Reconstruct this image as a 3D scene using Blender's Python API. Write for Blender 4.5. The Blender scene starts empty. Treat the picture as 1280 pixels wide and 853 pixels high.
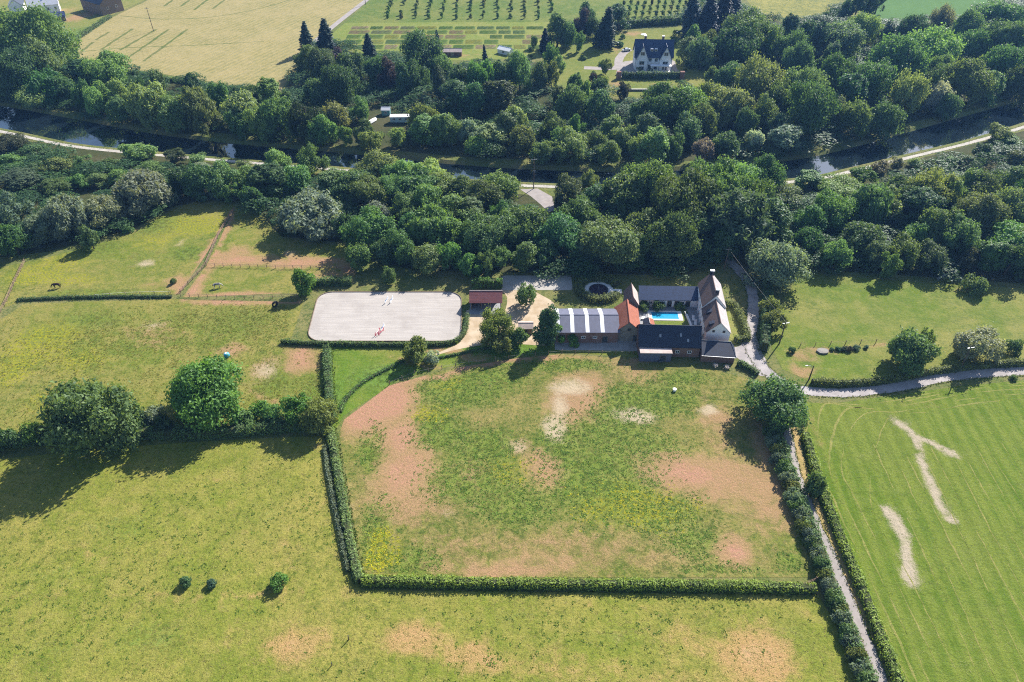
import bpy, bmesh, math, random
import numpy as np
from mathutils import Vector, Matrix
from mathutils.geometry import delaunay_2d_cdt

# ------------------------------------------------------------------ camera, sky, sun, exposure
SC = bpy.context.scene
COL = SC.collection
HCAM, PITCH, FPX = 120.0, math.radians(40), 900.0
cam_d = bpy.data.cameras.new('camera'); cam = bpy.data.objects.new('camera', cam_d); COL.objects.link(cam)
cam.location = (0, 0, HCAM); cam.rotation_euler = (math.radians(90) - PITCH, 0, 0)
cam_d.sensor_width = 36; cam_d.lens = 36 * FPX / 1280; cam_d.clip_end = 8000; cam_d.clip_start = 0.5
SC.camera = cam

SUN_EL, SUN_AZ = math.radians(37), math.radians(37)       # azimuth from +Y towards +X
W = bpy.data.worlds.new('World'); SC.world = W; W.use_nodes = True
nt = W.node_tree; nt.nodes.clear()
sky = nt.nodes.new('ShaderNodeTexSky'); sky.sky_type = 'NISHITA'; sky.sun_disc = False
sky.sun_elevation = SUN_EL; sky.sun_rotation = SUN_AZ; sky.air_density = 1.0; sky.dust_density = 0.6; sky.ozone_density = 1.6
bg = nt.nodes.new('ShaderNodeBackground'); bg.inputs[1].default_value = 0.085
wo = nt.nodes.new('ShaderNodeOutputWorld')
nt.links.new(sky.outputs[0], bg.inputs[0]); nt.links.new(bg.outputs[0], wo.inputs[0])
sd = bpy.data.lights.new('sun', 'SUN'); sun = bpy.data.objects.new('sun', sd); COL.objects.link(sun)
sd.energy = 5.0; sd.angle = math.radians(0.53); sd.color = (1.0, 0.95, 0.87)
sdir = Vector((math.sin(SUN_AZ) * math.cos(SUN_EL), math.cos(SUN_AZ) * math.cos(SUN_EL), math.sin(SUN_EL)))
sun.rotation_euler = (-sdir).to_track_quat('-Z', 'Y').to_euler(); sun.location = (150, 200, 300)
vs = SC.view_settings
vs.view_transform = 'Standard'; vs.look = 'None'; vs.exposure = 1.18; vs.gamma = 1.0; vs.use_curve_mapping = False
SC.cycles.use_denoising = False; SC.cycles.filter_width = 1.1
SC.cycles.max_bounces = 6; SC.cycles.diffuse_bounces = 3; SC.cycles.transparent_max_bounces = 4
SC.cycles.volume_bounces = 0
SC.cycles.caustics_reflective = False; SC.cycles.caustics_refractive = False

rng = np.random.default_rng(7)
random.seed(7)

# ------------------------------------------------------------------ helpers
def G(px, py, z=0.0):
    """the point of the place at height z that photograph point (px, py) looks at"""
    u = (px - 640) / FPX; v = (py - 426.5) / FPX
    dy = math.cos(PITCH) - v * math.sin(PITCH); dz = -math.sin(PITCH) - v * math.cos(PITCH)
    t = (z - HCAM) / dz
    return (u * t, dy * t)
def GP(pts, z=0.0): return [G(x, y, z) for x, y in pts]
def mpp(x, y):
    """metres per pixel across at ground distance y"""
    return (y * math.cos(PITCH) + HCAM * math.sin(PITCH)) / FPX
def tag(o, label=None, cat=None, group=None, kind=None):
    if label: o['label'] = label
    if cat: o['category'] = cat
    if group: o['group'] = group
    if kind: o['kind'] = kind
    return o
def link(o, parent=None):
    COL.objects.link(o)
    if parent is not None: o.parent = parent
    return o
def empty(name, loc, rz=0.0, label=None, cat=None, group=None):
    o = bpy.data.objects.new(name, None); o.location = loc; o.rotation_euler = (0, 0, rz)
    o.empty_display_size = 0.5
    link(o); return tag(o, label, cat, group)
def mesh_np(name, V, faces_n, F, mat=None, attrs=None, smooth=False):
    """V (n,3); F flat list of vertex ids; faces_n verts per face"""
    me = bpy.data.meshes.new(name)
    V = np.asarray(V, dtype=np.float32); F = np.asarray(F, dtype=np.int32).ravel()
    nf = len(F) // faces_n
    me.vertices.add(len(V)); me.vertices.foreach_set('co', V.ravel())
    me.loops.add(len(F)); me.loops.foreach_set('vertex_index', F)
    me.polygons.add(nf); me.polygons.foreach_set('loop_start', np.arange(nf, dtype=np.int32) * faces_n)
    if attrs:
        for nm, (dom, typ, arr) in attrs.items():
            a = me.attributes.new(nm, typ, dom)
            a.data.foreach_set('color' if typ == 'FLOAT_COLOR' else 'value', np.asarray(arr, dtype=np.float32).ravel())
    if smooth: me.polygons.foreach_set('use_smooth', np.ones(nf, dtype=bool))
    if not smooth and faces_n == 3: me.attributes.new('sharp_face', 'BOOLEAN', 'FACE').data.foreach_set('value', np.ones(nf, dtype=bool))
    me.update(calc_edges=True); me.validate()
    if mat: me.materials.append(mat)
    return me
def obj(name, me, parent=None): return link(bpy.data.objects.new(name, me), parent)

class MB:
    """collects simple solids into one mesh"""
    def __init__(s): s.v = []; s.f = []
    def add(s, vs_, fs):
        b = len(s.v); s.v += [tuple(p) for p in vs_]; s.f += [tuple(i + b for i in f) for f in fs]; return s
    def box(s, x0, x1, y0, y1, z0, z1):
        return s.add([(x0,y0,z0),(x1,y0,z0),(x1,y1,z0),(x0,y1,z0),(x0,y0,z1),(x1,y0,z1),(x1,y1,z1),(x0,y1,z1)],
                     [(3,2,1,0),(4,5,6,7),(0,1,5,4),(1,2,6,5),(2,3,7,6),(3,0,4,7)])
    def tube(s, pts, rads, n=6, cap=True):
        pts = [Vector(p) for p in pts]; rings = []
        for i, p in enumerate(pts):
            d = (pts[min(i+1, len(pts)-1)] - pts[max(i-1, 0)]).normalized()
            a = d.orthogonal().normalized(); b = d.cross(a)
            rings.append([p + (a*math.cos(2*math.pi*k/n) + b*math.sin(2*math.pi*k/n)) * rads[i] for k in range(n)])
        vv = [q for r in rings for q in r]; ff = []
        for i in range(len(rings)-1):
            for k in range(n):
                k2 = (k+1) % n; ff.append((i*n+k, i*n+k2, (i+1)*n+k2, (i+1)*n+k))
        if cap: ff.append(tuple(range(n))[::-1]); ff.append(tuple((len(rings)-1)*n+k for k in range(n)))
        return s.add(vv, ff)
    def prism(s, poly, z0, z1):
        n = len(poly); vv = [(x,y,z0) for x,y in poly] + [(x,y,z1) for x,y in poly]
        return s.add(vv, [tuple(range(n))[::-1], tuple(range(n,2*n))] + [(k,(k+1)%n,n+(k+1)%n,n+k) for k in range(n)])
    def cyl(s, x, y, z0, z1, r0, r1=None, n=12): return s.tube([(x,y,z0),(x,y,z1)], [r0, r0 if r1 is None else r1], n)
    def mesh(s, name, mat=None, smooth=False):
        me = bpy.data.meshes.new(name); me.from_pydata(s.v, [], s.f); me.update()
        bm = bmesh.new(); bm.from_mesh(me); bmesh.ops.recalc_face_normals(bm, faces=bm.faces); bm.to_mesh(me); bm.free()
        if smooth: me.polygons.foreach_set('use_smooth', [True]*len(me.polygons))
        if mat: me.materials.append(mat)
        return me
    def build(s, name, mat=None, parent=None, smooth=False): return obj(name, s.mesh(name, mat, smooth), parent)

# ------------------------------------------------------------------ node helpers
class N:
    def __init__(s, name):
        s.m = bpy.data.materials.new(name); s.m.use_nodes = True; s.t = s.m.node_tree; s.t.nodes.clear()
        s.out = s.n('ShaderNodeOutputMaterial')
    def n(s, t, **k):
        x = s.t.nodes.new(t)
        for a, b in k.items(): setattr(x, a, b)
        return x
    def l(s, a, b): s.t.links.new(a, b)
    def setin(s, sock, v):
        if hasattr(v, 'links') or hasattr(v, 'is_linked'): s.l(v, sock)
        else:
            if isinstance(v, tuple) and len(v) == 3 and sock.type == 'RGBA': v = v + (1,)
            sock.default_value = v
    def pos(s):
        if not hasattr(s, '_p'): s._p = s.n('ShaderNodeNewGeometry').outputs['Position']
        return s._p
    def objco(s):
        if not hasattr(s, '_o'): s._o = s.n('ShaderNodeTexCoord').outputs['Object']
        return s._o
    def noise(s, scale, detail=3, rough=0.55, vec=None, dist=0.0):
        x = s.n('ShaderNodeTexNoise'); x.inputs['Scale'].default_value = scale; x.inputs['Detail'].default_value = detail
        x.inputs['Roughness'].default_value = rough; x.inputs['Distortion'].default_value = dist
        s.l(vec if vec is not None else s.pos(), x.inputs['Vector']); return x.outputs['Fac']
    def vor(s, scale, vec=None, out='Distance'):
        x = s.n('ShaderNodeTexVoronoi'); x.inputs['Scale'].default_value = scale
        s.l(vec if vec is not None else s.pos(), x.inputs['Vector']); return x.outputs[out]
    def math(s, op, a, b=0.0, c=0.0):
        x = s.n('ShaderNodeMath', operation=op)
        for i, v in enumerate((a, b, c)): s.setin(x.inputs[i], v)
        return x.outputs[0]
    def step(s, v, lo, hi):
        x = s.n('ShaderNodeMapRange'); x.interpolation_type = 'SMOOTHSTEP'
        s.setin(x.inputs[0], v); x.inputs[1].default_value = lo; x.inputs[2].default_value = hi
        return x.outputs[0]
    def mix(s, f, a, b, mode='MIX'):
        x = s.n('ShaderNodeMix', data_type='RGBA', blend_type=mode)
        s.setin(x.inputs[0], f); s.setin(x.inputs[6], a); s.setin(x.inputs[7], b); return x.outputs[2]
    def attr(s, name):
        x = s.n('ShaderNodeAttribute'); x.attribute_name = name; return x
    def mapping(s, vec, rot=(0,0,0), scale=(1,1,1)):
        x = s.n('ShaderNodeMapping'); x.inputs['Rotation'].default_value = rot; x.inputs['Scale'].default_value = scale
        s.l(vec, x.inputs['Vector']); return x.outputs[0]
    def bump(s, h, strength=0.5, dist=0.1):
        x = s.n('ShaderNodeBump'); x.inputs['Strength'].default_value = strength; x.inputs['Distance'].default_value = dist
        s.l(h, x.inputs['Height']); return x.outputs[0]
    def bsdf(s, col, rough=0.9, normal=None, spec=0.2, metal=0.0):
        b = s.n('ShaderNodeBsdfPrincipled'); s.setin(b.inputs['Base Color'], col); s.setin(b.inputs['Roughness'], rough)
        b.inputs['Specular IOR Level'].default_value = spec; b.inputs['Metallic'].default_value = metal
        if normal is not None: s.l(normal, b.inputs['Normal'])
        return b
    def done(s, b): s.l(b.outputs[0], s.out.inputs[0]); return s.m

def meadow(name, base, dark, dry, soil=(0.33,0.165,0.118), tan=(0.275,0.165,0.092), lush=(0.07,0.13,0.022), pale=(0.46,0.37,0.25), flower=(0.21,0.2,0.015),
           big=0.04, stripes=None, dryamt=0.5, darkamt=0.5, fine=1.0):
    """grass: mottled sward; attribute mask r = bare earth, g = lush weeds, b = stones or straw, a = yellow flowers"""
    m = N(name)
    n1 = m.noise(big, 4, 0.6); n2 = m.noise(0.32, 4, 0.65, dist=0.4); n3 = m.noise(1.5, 3, 0.7); n4 = m.noise(5.0, 2, 0.7)
    c = m.mix(m.step(n1, 0.36, 0.66), base, dry)
    c = m.mix(m.math('MULTIPLY', m.step(n2, 0.45, 0.66), dryamt), c, dry)
    if stripes:
        rot, sc, amt, col2 = stripes
        v = m.mapping(m.pos(), (0,0,rot), (1,1,1))
        w = m.n('ShaderNodeTexWave'); w.wave_type = 'BANDS'; w.bands_direction = 'X'; w.inputs['Scale'].default_value = sc
        w.inputs['Distortion'].default_value = 2.5; w.inputs['Detail'].default_value = 3; w.inputs['Detail Scale'].default_value = 0.25
        m.l(v, w.inputs['Vector'])
        v2 = m.mapping(v, (0,0,0), (1.0, 0.05, 1))
        ns = m.noise(0.9, 3, 0.6, v2)
        c = m.mix(m.math('MULTIPLY', m.step(w.outputs['Fac'], 0.25, 0.9), amt), c, col2)
        c = m.mix(m.math('MULTIPLY', m.step(ns, 0.48, 0.72), amt), c, col2)
    nm = m.noise(0.11, 5, 0.7, dist=0.6); c = m.mix(m.math('MULTIPLY', m.step(nm, 0.42, 0.68), 0.5*darkamt), c, dark); nl_ = m.noise(0.55, 4, 0.75, dist=0.5); c = m.mix(m.math('MULTIPLY', m.step(nl_, 0.52, 0.72), 0.45), c, tuple(x*1.28 for x in dry))
    # darker tussocks
    t = m.math('ADD', m.math('MULTIPLY', n2, -0.5), m.math('MULTIPLY', n3, 1.0))
    c = m.mix(m.math('MULTIPLY', m.step(t, 0.22, 0.42), darkamt), c, dark)
    nc = m.noise(0.75, 2, 0.5, dist=0.8); nc2 = m.noise(0.045, 3, 0.6)
    c = m.mix(m.math('MULTIPLY', m.math('MULTIPLY', m.step(nc, 0.54, 0.63), m.step(nc2, 0.4, 0.6)), 0.85*darkamt), c, tuple(x*0.85 for x in dark))
    nd = m.noise(0.9, 3, 0.6, dist=0.5); c = m.mix(m.math('MULTIPLY', m.step(nd, 0.58, 0.7), 0.5*dryamt), c, tuple(min(1, x*1.35) for x in dry))
    a = m.attr('mask'); sp = m.n('ShaderNodeSeparateColor'); m.l(a.outputs['Color'], sp.inputs[0])
    jig = m.math('SUBTRACT', m.math('ADD', m.math('ADD', m.math('MULTIPLY', n2, 0.55), m.math('MULTIPLY', n3, 0.4)), m.math('MULTIPLY', n4, 0.25)), 0.6)
    def msk(s_, lo=0.25, hi=0.95, k=2.1): return m.step(m.math('MULTIPLY_ADD', jig, k, s_), lo, hi)
    g = msk(sp.outputs[1])
    lushc = m.mix(m.step(nc, 0.42, 0.58), tuple(x*1.25 for x in lush), tuple(x*0.55 for x in lush))
    lushc = m.mix(m.math('MULTIPLY', m.step(n4, 0.5, 0.7), 0.6), lushc, tuple(x*1.9 for x in lush))
    c = m.mix(m.math('MULTIPLY', g, 0.7), c, lushc)
    r = msk(sp.outputs[0])
    soilc = m.mix(m.step(m.math('MULTIPLY_ADD', jig, .8, sp.outputs[0]), 0.92, 1.22), tan, soil)
    soilc = m.mix(m.math('MULTIPLY', m.step(n4, .45, .7), .35), soilc, tuple(x*1.3 for x in soil))
    soilc = m.mix(m.math('MULTIPLY', m.step(n3, 0.42, 0.62), 0.35), soilc, dry)
    c = m.mix(m.math('MULTIPLY', r, 0.88), c, soilc)
    b_ = m.math('MULTIPLY', m.step(m.math('ADD', m.math('MULTIPLY_ADD', jig, 2.0, sp.outputs[2]), m.math('MULTIPLY', m.math('SUBTRACT', n4, .5), 1.4)), 0.22, 1.0), 0.9)
    palec = m.mix(m.step(n4, 0.4, 0.62), pale, tuple(x*0.6 for x in pale))
    c = m.mix(b_, c, palec)
    f_ = m.math('MULTIPLY', msk(a.outputs['Alpha'], 0.3, 0.7), m.step(n3, 0.45, 0.6))
    c = m.mix(f_, c, flower)
    # fine blade-scale variation of the sward itself
    fv = m.step(n4, 0.25, 0.75)
    c = m.mix(0.36*fine, c, m.mix(fv, (0.25,0.25,0.25), (0.78,0.78,0.74)), 'OVERLAY')
    h = m.math('ADD', m.math('MULTIPLY', n3, 1.2), m.math('MULTIPLY', n4, 0.6))
    return m.done(m.bsdf(c, 0.95, m.bump(h, 0.38*fine, 0.5), 0.08))

def plain(name, col, rough=0.8, var=0.25, scale=2.0, bump=0.0, spec=0.2, metal=0.0, space='obj', col2=None):
    m = N(name); v = m.objco() if space == 'obj' else m.pos()
    n1 = m.noise(scale, 4, 0.6, v); n2 = m.noise(scale*7, 3, 0.6, v)
    c = m.mix(m.step(n1, 0.3, 0.7), tuple(x*(1-var) for x in col), col2 or tuple(min(1, x*(1+var)) for x in col))
    c = m.mix(m.math('MULTIPLY', m.step(n2, 0.45, 0.7), var), c, tuple(x*0.6 for x in col))
    return m.done(m.bsdf(c, rough, m.bump(n2, bump, 0.05) if bump else None, spec, metal))

def tiles(name, col, col2, mortar, bw, rh, rough=0.85, plane='roof', bump=0.4, spec=0.2):
    """courses of tiles, slates or bricks; object x runs along the course, z is height"""
    m = N(name)
    sep = m.n('ShaderNodeSeparateXYZ'); m.l(m.objco(), sep.inputs[0]); cmb = m.n('ShaderNodeCombineXYZ')
    m.l(m.math('ADD', sep.outputs[0], sep.outputs[1]), cmb.inputs[0]); m.l(sep.outputs[2], cmb.inputs[1])
    b = m.n('ShaderNodeTexBrick'); b.inputs['Scale'].default_value = 1.0; b.inputs['Brick Width'].default_value = bw
    b.inputs['Row Height'].default_value = rh; b.inputs['Mortar Size'].default_value = 0.012; b.inputs['Bias'].default_value = -0.1
    b.inputs['Color1'].default_value = col + (1,); b.inputs['Color2'].default_value = col2 + (1,); b.inputs['Mortar'].default_value = mortar + (1,)
    m.l(cmb.outputs[0], b.inputs['Vector'])
    n1 = m.noise(0.6, 4, 0.65, m.objco()); n2 = m.noise(4.0, 3, 0.6, m.objco())
    c = m.mix(m.math('MULTIPLY', m.step(n1, 0.42, 0.7), 0.5), b.outputs[0], tuple(x*0.55 for x in col))
    c = m.mix(m.math('MULTIPLY', m.step(n2, 0.5, 0.72), 0.35), c, tuple(min(1, x*1.7) for x in col2))
    return m.done(m.bsdf(c, rough, m.bump(b.outputs['Fac'], -bump, 0.03), spec))

def leafmat(name, col, trans=0.3, var=0.45):
    """leaves; the object's own colour tints the species"""
    m = N(name)
    oi = m.n('ShaderNodeObjectInfo'); lv = m.attr('leafvar').outputs['Fac']
    c = m.mix(1.0, col, oi.outputs['Color'], 'MULTIPLY')
    c1 = m.mix(1.0, c, (1-var, 1-var*0.9, 1-var*0.6), 'MULTIPLY'); c2 = m.mix(1.0, c, (1+var*1.2, 1+var, 1+var*0.5), 'MULTIPLY')
    n = m.noise(0.5, 2, 0.5, m.objco())
    c = m.mix(m.math('ADD', m.math('MULTIPLY', lv, 0.65), m.math('MULTIPLY', m.step(n, 0.35, 0.65), 0.35)), c1, c2)
    b = m.bsdf(c, 0.55, None, 0.22)
    t = m.n('ShaderNodeBsdfTranslucent'); m.l(m.mix(1.0, c, (1.35, 1.25, 0.5), 'MULTIPLY'), t.inputs[0])
    x = m.n('ShaderNodeMixShader'); x.inputs[0].default_value = trans; m.l(b.outputs[0], x.inputs[1]); m.l(t.outputs[0], x.inputs[2])
    m.l(x.outputs[0], m.out.inputs[0]); return m.m

M = {}
M['leaf'] = leafmat('leaf_broad', (0.145, 0.248, 0.074), 0.42)
M['needle'] = leafmat('leaf_needle', (0.055, 0.11, 0.055), 0.2)
M['bark'] = plain('bark', (0.11, 0.085, 0.06), 0.95, 0.35, 3, 0.6)
M['white'] = plain('white_render', (0.80, 0.78, 0.78), 0.85, 0.06, 0.7, space='obj')
M['stone'] = tiles('grey_stone', (0.25,0.23,0.20), (0.17,0.16,0.145), (0.12,0.11,0.10), 0.5, 0.28)
M['brick'] = tiles('red_brick', (0.22,0.105,0.08), (0.16,0.08,0.065), (0.2,0.17,0.15), 0.22, 0.075)
M['slate'] = tiles('dark_slate', (0.016,0.024,0.05), (0.012,0.018,0.038), (0.01,0.012,0.018), 0.35, 0.2, 0.5, spec=0.5)
M['slate_skytint'] = tiles('sky_tinted_slate', (0.025,0.05,0.12), (0.02,0.04,0.095), (0.02,0.025,0.035), 0.35, 0.2, 0.45, spec=0.5)  # blue slate, with sky reflection and haze added to its colour
M['tile_brown'] = tiles('brown_tile', (0.20,0.135,0.115), (0.145,0.10,0.09), (0.07,0.05,0.045), 0.28, 0.2)
M['tile_sunlit'] = tiles('sunlit_tile', (0.42,0.38,0.38), (0.34,0.31,0.31), (0.2,0.18,0.18), 0.28, 0.2)  # the brown tile with sun glare put into its colour
M['tile_red'] = tiles('orange_tile', (0.36,0.13,0.08), (0.26,0.09,0.06), (0.14,0.05,0.035), 0.28, 0.2)
M['tile_purple'] = tiles('weathered_red_tile', (0.20,0.075,0.075), (0.14,0.055,0.065), (0.06,0.03,0.03), 0.3, 0.22)
M['sheet_grey'] = plain('fibre_cement', (0.10,0.105,0.155), 0.6, 0.12, 1.2, 0.1, 0.4)
M['skylight'] = plain('skylight_sheet', (0.75,0.75,0.78), 0.4, 0.05, 1.0, 0.0, 0.4)
M['pale_roof'] = plain('pale_felt', (0.42,0.34,0.31), 0.8, 0.15, 0.8)
M['wood'] = plain('weathered_wood', (0.20,0.15,0.11), 0.9, 0.3, 4, 0.2)
M['pole_wood'] = plain('pole_wood', (0.10,0.075,0.055), 0.9, 0.3, 4, 0.2)
M['fence_wood'] = plain('fence_wood', (0.24,0.16,0.12), 0.9, 0.3, 4)
M['metal'] = plain('grey_metal', (0.32,0.33,0.35), 0.45, 0.1, 3, 0, 0.5, 0.6)
M['dark_metal'] = plain('dark_metal', (0.05,0.055,0.06), 0.5, 0.15, 3)
M['glass'] = plain('window_glass', (0.02,0.025,0.035), 0.08, 0.1, 1, 0, 0.8)
M['frame_white'] = plain('white_paint', (0.78,0.77,0.76), 0.6, 0.05, 2)
M['rubber'] = plain('black_rubber', (0.02,0.02,0.02), 0.8, 0.2, 3)
M['blue_plastic'] = plain('blue_plastic', (0.05,0.30,0.42), 0.4, 0.08, 3, 0, 0.5)
M['red_paint'] = plain('red_paint', (0.5,0.09,0.12), 0.5, 0.1, 3)
M['blue_paint'] = plain('blue_paint', (0.06,0.2,0.5), 0.5, 0.1, 3)
M['concrete'] = plain('concrete', (0.34,0.32,0.30), 0.9, 0.15, 0.6, 0.2, space='pos')
M['paving'] = plain('grey_paving', (0.27,0.27,0.28), 0.85, 0.15, 0.8, 0.2, space='pos')
M['coping'] = plain('white_coping', (0.72,0.69,0.66), 0.7, 0.06, 2)
M['solar'] = tiles('solar_cells', (0.05,0.06,0.13), (0.04,0.05,0.11), (0.35,0.35,0.42), 1.0, 0.8, 0.2, spec=0.6)

# ------------------------------------------------------------------ polygon sheets
def inpoly(P, poly):
    x, y = P[:,0], P[:,1]; r = np.zeros(len(P), bool); n = len(poly); j = n-1
    for i in range(n):
        xi, yi = poly[i]; xj, yj = poly[j]
        c = ((yi > y) != (yj > y)) & (x < (xj-xi)*(y-yi)/((yj-yi) if yj != yi else 1e-12)+xi)
        r ^= c; j = i
    return r
def smooth_line(pts, k=6, closed=False):
    """Catmull-Rom through pts"""
    P = [Vector(p) for p in pts]; n = len(P); out = []
    rngi = range(n) if closed else range(n-1)
    for i in rngi:
        p1, p2 = P[i], P[(i+1) % n]
        p0 = P[(i-1) % n] if closed or i > 0 else p1*2-p2
        p3 = P[(i+2) % n] if closed or i+2 < n else p2*2-p1
        for q in range(k):
            t = q/k
            out.append(0.5*((2*p1)+(p2-p0)*t+(2*p0-5*p1+4*p2-p3)*t*t+(3*p1-p0-3*p2+p3)*t**3))
    if not closed: out.append(P[-1])
    return [tuple(p) for p in out]
def densify(poly, step):
    out = []; n = len(poly)
    for i in range(n):
        a, b = np.array(poly[i]), np.array(poly[(i+1) % n]); L = np.linalg.norm(b-a); k = max(1, int(L/step))
        for q in range(k): out.append(tuple(a+(b-a)*q/k))
    return out
def fbm2(P, scale, seed, octv=4):
    r = np.random.default_rng(seed); s = np.zeros(len(P)); amp = 1.0
    for o in range(octv):
        for _ in range(3):
            th = r.uniform(0, 2*math.pi); ph = r.uniform(0, 2*math.pi); f = scale*2**o*r.uniform(0.7, 1.4)
            s += amp*np.sin((P[:,0]*math.cos(th)+P[:,1]*math.sin(th))*f+ph)
        amp *= 0.55
    return s/4.0
def blobmask(P, blobs, seed):
    """blobs: (px, py, rx_px, ry_px, strength) ellipses lying on the ground"""
    out = np.zeros(len(P)); w = np.stack([fbm2(P, 0.25, seed), fbm2(P, 0.25, seed+1)], 1)*1.2
    Q = P+w
    for b in blobs:
        cx, cy, rx, ry, s = b[:5]; rot = math.radians(b[5]) if len(b) > 5 else 0
        c = np.array(G(cx, cy)); ex = abs(G(cx+rx, cy)[0]-c[0]); ey = abs(G(cx, cy-ry)[1]-G(cx, cy+ry)[1])/2
        d = Q-c; dx = d[:,0]*math.cos(rot)+d[:,1]*math.sin(rot); dy = -d[:,0]*math.sin(rot)+d[:,1]*math.cos(rot)
        q = np.sqrt((dx/ex)**2+(dy/ey)**2)
        out = np.maximum(out, s*np.clip(1.5-q, 0, 1.15)) if s > 0 else out
        if s < 0: out = out*(1-np.clip(1.5-q, 0, 1)*-s)
    return np.clip(out, 0, 1.25)
def trail(pts, r0, s=1.0, n=6):
    out = []
    for (xa, ya), (xb, yb) in zip(pts[:-1], pts[1:]):
        for k in range(n+1): out.append((xa+(xb-xa)*k/n, ya+(yb-ya)*k/n, r0, r0*0.7, s))
    return out
def sheet(name, poly, z, mat, res=None, masks=None, holes=(), kind='structure', zfn=None, seed=3):
    """flat sheet inside poly (ground coordinates), triangulated; masks = (soil, lush, pale, flower) blob lists"""
    pts = densify(poly, res or 6.0); vs_ = [Vector(p) for p in pts]; n = len(pts)
    ed = [(i, (i+1) % n) for i in range(n)]
    for h in holes:
        hd = densify(h, res or 6.0); b = len(vs_); vs_ += [Vector(p) for p in hd]; ed += [(b+i, b+(i+1) % len(hd)) for i in range(len(hd))]
    if res:
        P = np.array(poly); x0, y0 = P.min(0); x1, y1 = P.max(0)
        gx, gy = np.meshgrid(np.arange(x0, x1, res), np.arange(y0, y1, res)); g = np.stack([gx.ravel(), gy.ravel()], 1)
        g = g+np.random.default_rng(seed).uniform(-0.3, 0.3, g.shape)*res
        ok = inpoly(g, poly)
        for h in holes: ok &= ~inpoly(g, h)
        vs_ += [Vector(p) for p in g[ok]]
    V, E_, F, *_ = delaunay_2d_cdt(vs_, ed, [], 0, 1e-4)
    V = np.array([tuple(v) for v in V]); F = np.array([tuple(f) for f in F if len(f) == 3])
    C = V[F].mean(1); ok = inpoly(C, poly)
    for h in holes: ok &= ~inpoly(C, h)
    F = F[ok]
    a, b, c = V[F[:,0]], V[F[:,1]], V[F[:,2]]
    ar = (b[:,0]-a[:,0])*(c[:,1]-a[:,1])-(b[:,1]-a[:,1])*(c[:,0]-a[:,0]); flip = ar < 0
    F[flip] = F[flip][:, ::-1]; F = F[np.abs(ar) > 2e-3]
    Z = np.full(len(V), z) if zfn is None else zfn(V)
    at = {'mask': ('POINT', 'FLOAT_COLOR', np.zeros((len(V), 4)))}
    if masks is not None:
        ch = [blobmask(V, b, seed*10+i*3) if b else np.zeros(len(V)) for i, b in enumerate(masks)]
        at = {'mask': ('POINT', 'FLOAT_COLOR', np.stack(ch, 1))}
    me = mesh_np(name, np.column_stack([V, Z]), 3, F, mat, at)
    o = obj(name, me); tag(o, kind=kind); return o
def offset_line(pts, d):
    P = [np.array(p[:2], float) for p in pts]; out = []
    for i in range(len(P)):
        t = P[min(i+1, len(P)-1)]-P[max(i-1, 0)]; t /= (np.linalg.norm(t)+1e-9); out.append(tuple(P[i]+np.array([-t[1], t[0]])*d))
    return out
def ribbon(name, line, w, z, mat, kind='structure', widths=None, jitter=0.12, parent=None):
    pts = [np.array(p[:2]) for p in line]; V = []; k = 5
    r = np.random.default_rng(len(line)+int(w*10))
    for i, p in enumerate(pts):
        t = pts[min(i+1, len(pts)-1)]-pts[max(i-1, 0)]; t = t/(np.linalg.norm(t)+1e-9); nrm = np.array([-t[1], t[0]])
        ww = widths[i] if widths is not None else w
        for q in range(k):
            f = (q/(k-1)-0.5)*ww
            if q in (0, k-1): f += r.uniform(-jitter, jitter)
            V.append((p[0]+nrm[0]*f, p[1]+nrm[1]*f, z))
    F = []
    for i in range(len(pts)-1):
        for q in range(k-1): a = i*k+q; F.append((a+1, a, a+k, a+k+1))
    me = mesh_np(name, V, 4, F, mat, {'mask': ('POINT', 'FLOAT_COLOR', np.zeros((len(V), 4)))})
    o = obj(name, me, parent)
    if parent is None: tag(o, kind=kind)
    return o
def resample(line, step):
    P = [np.array(p[:2]) for p in line]; out = [P[0]]; acc = 0
    for a, b in zip(P[:-1], P[1:]):
        L = np.linalg.norm(b-a); d = step-acc
        while d <= L: out.append(a+(b-a)*d/L); d += step
        acc = L-(d-step)
    out.append(P[-1]); return [tuple(p) for p in out]

# ================================================================== THE SETTING
near_bank = GP(smooth_line([(-260,105),(-100,140),(30,166),(100,180),(200,190),(330,201),(420,208),(560,222),(660,228),(760,231),(880,229),(1000,222),(1060,210),(1140,191),(1215,173),(1290,150),(1420,105),(1550,60)], 5))
far_bank = GP(smooth_line([(-260,78),(-100,110),(30,133),(100,146),(200,164),(300,176),(420,186),(560,200),(660,207),(780,210),(900,205),(1000,194),(1080,176),(1180,148),(1280,120),(1420,75),(1550,35)], 5))
river_poly = near_bank+far_bank[::-1]
m_ground = meadow('rough_verge', (0.115,0.135,0.035), (0.05,0.085,0.02), (0.17,0.155,0.06), dryamt=0.4, darkamt=0.7)
BX = 2400
sheet('ground', [(-BX,-900),(BX,-900),(BX,3600),(-BX,3600)], 0.0, m_ground, None, None, [river_poly])
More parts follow.
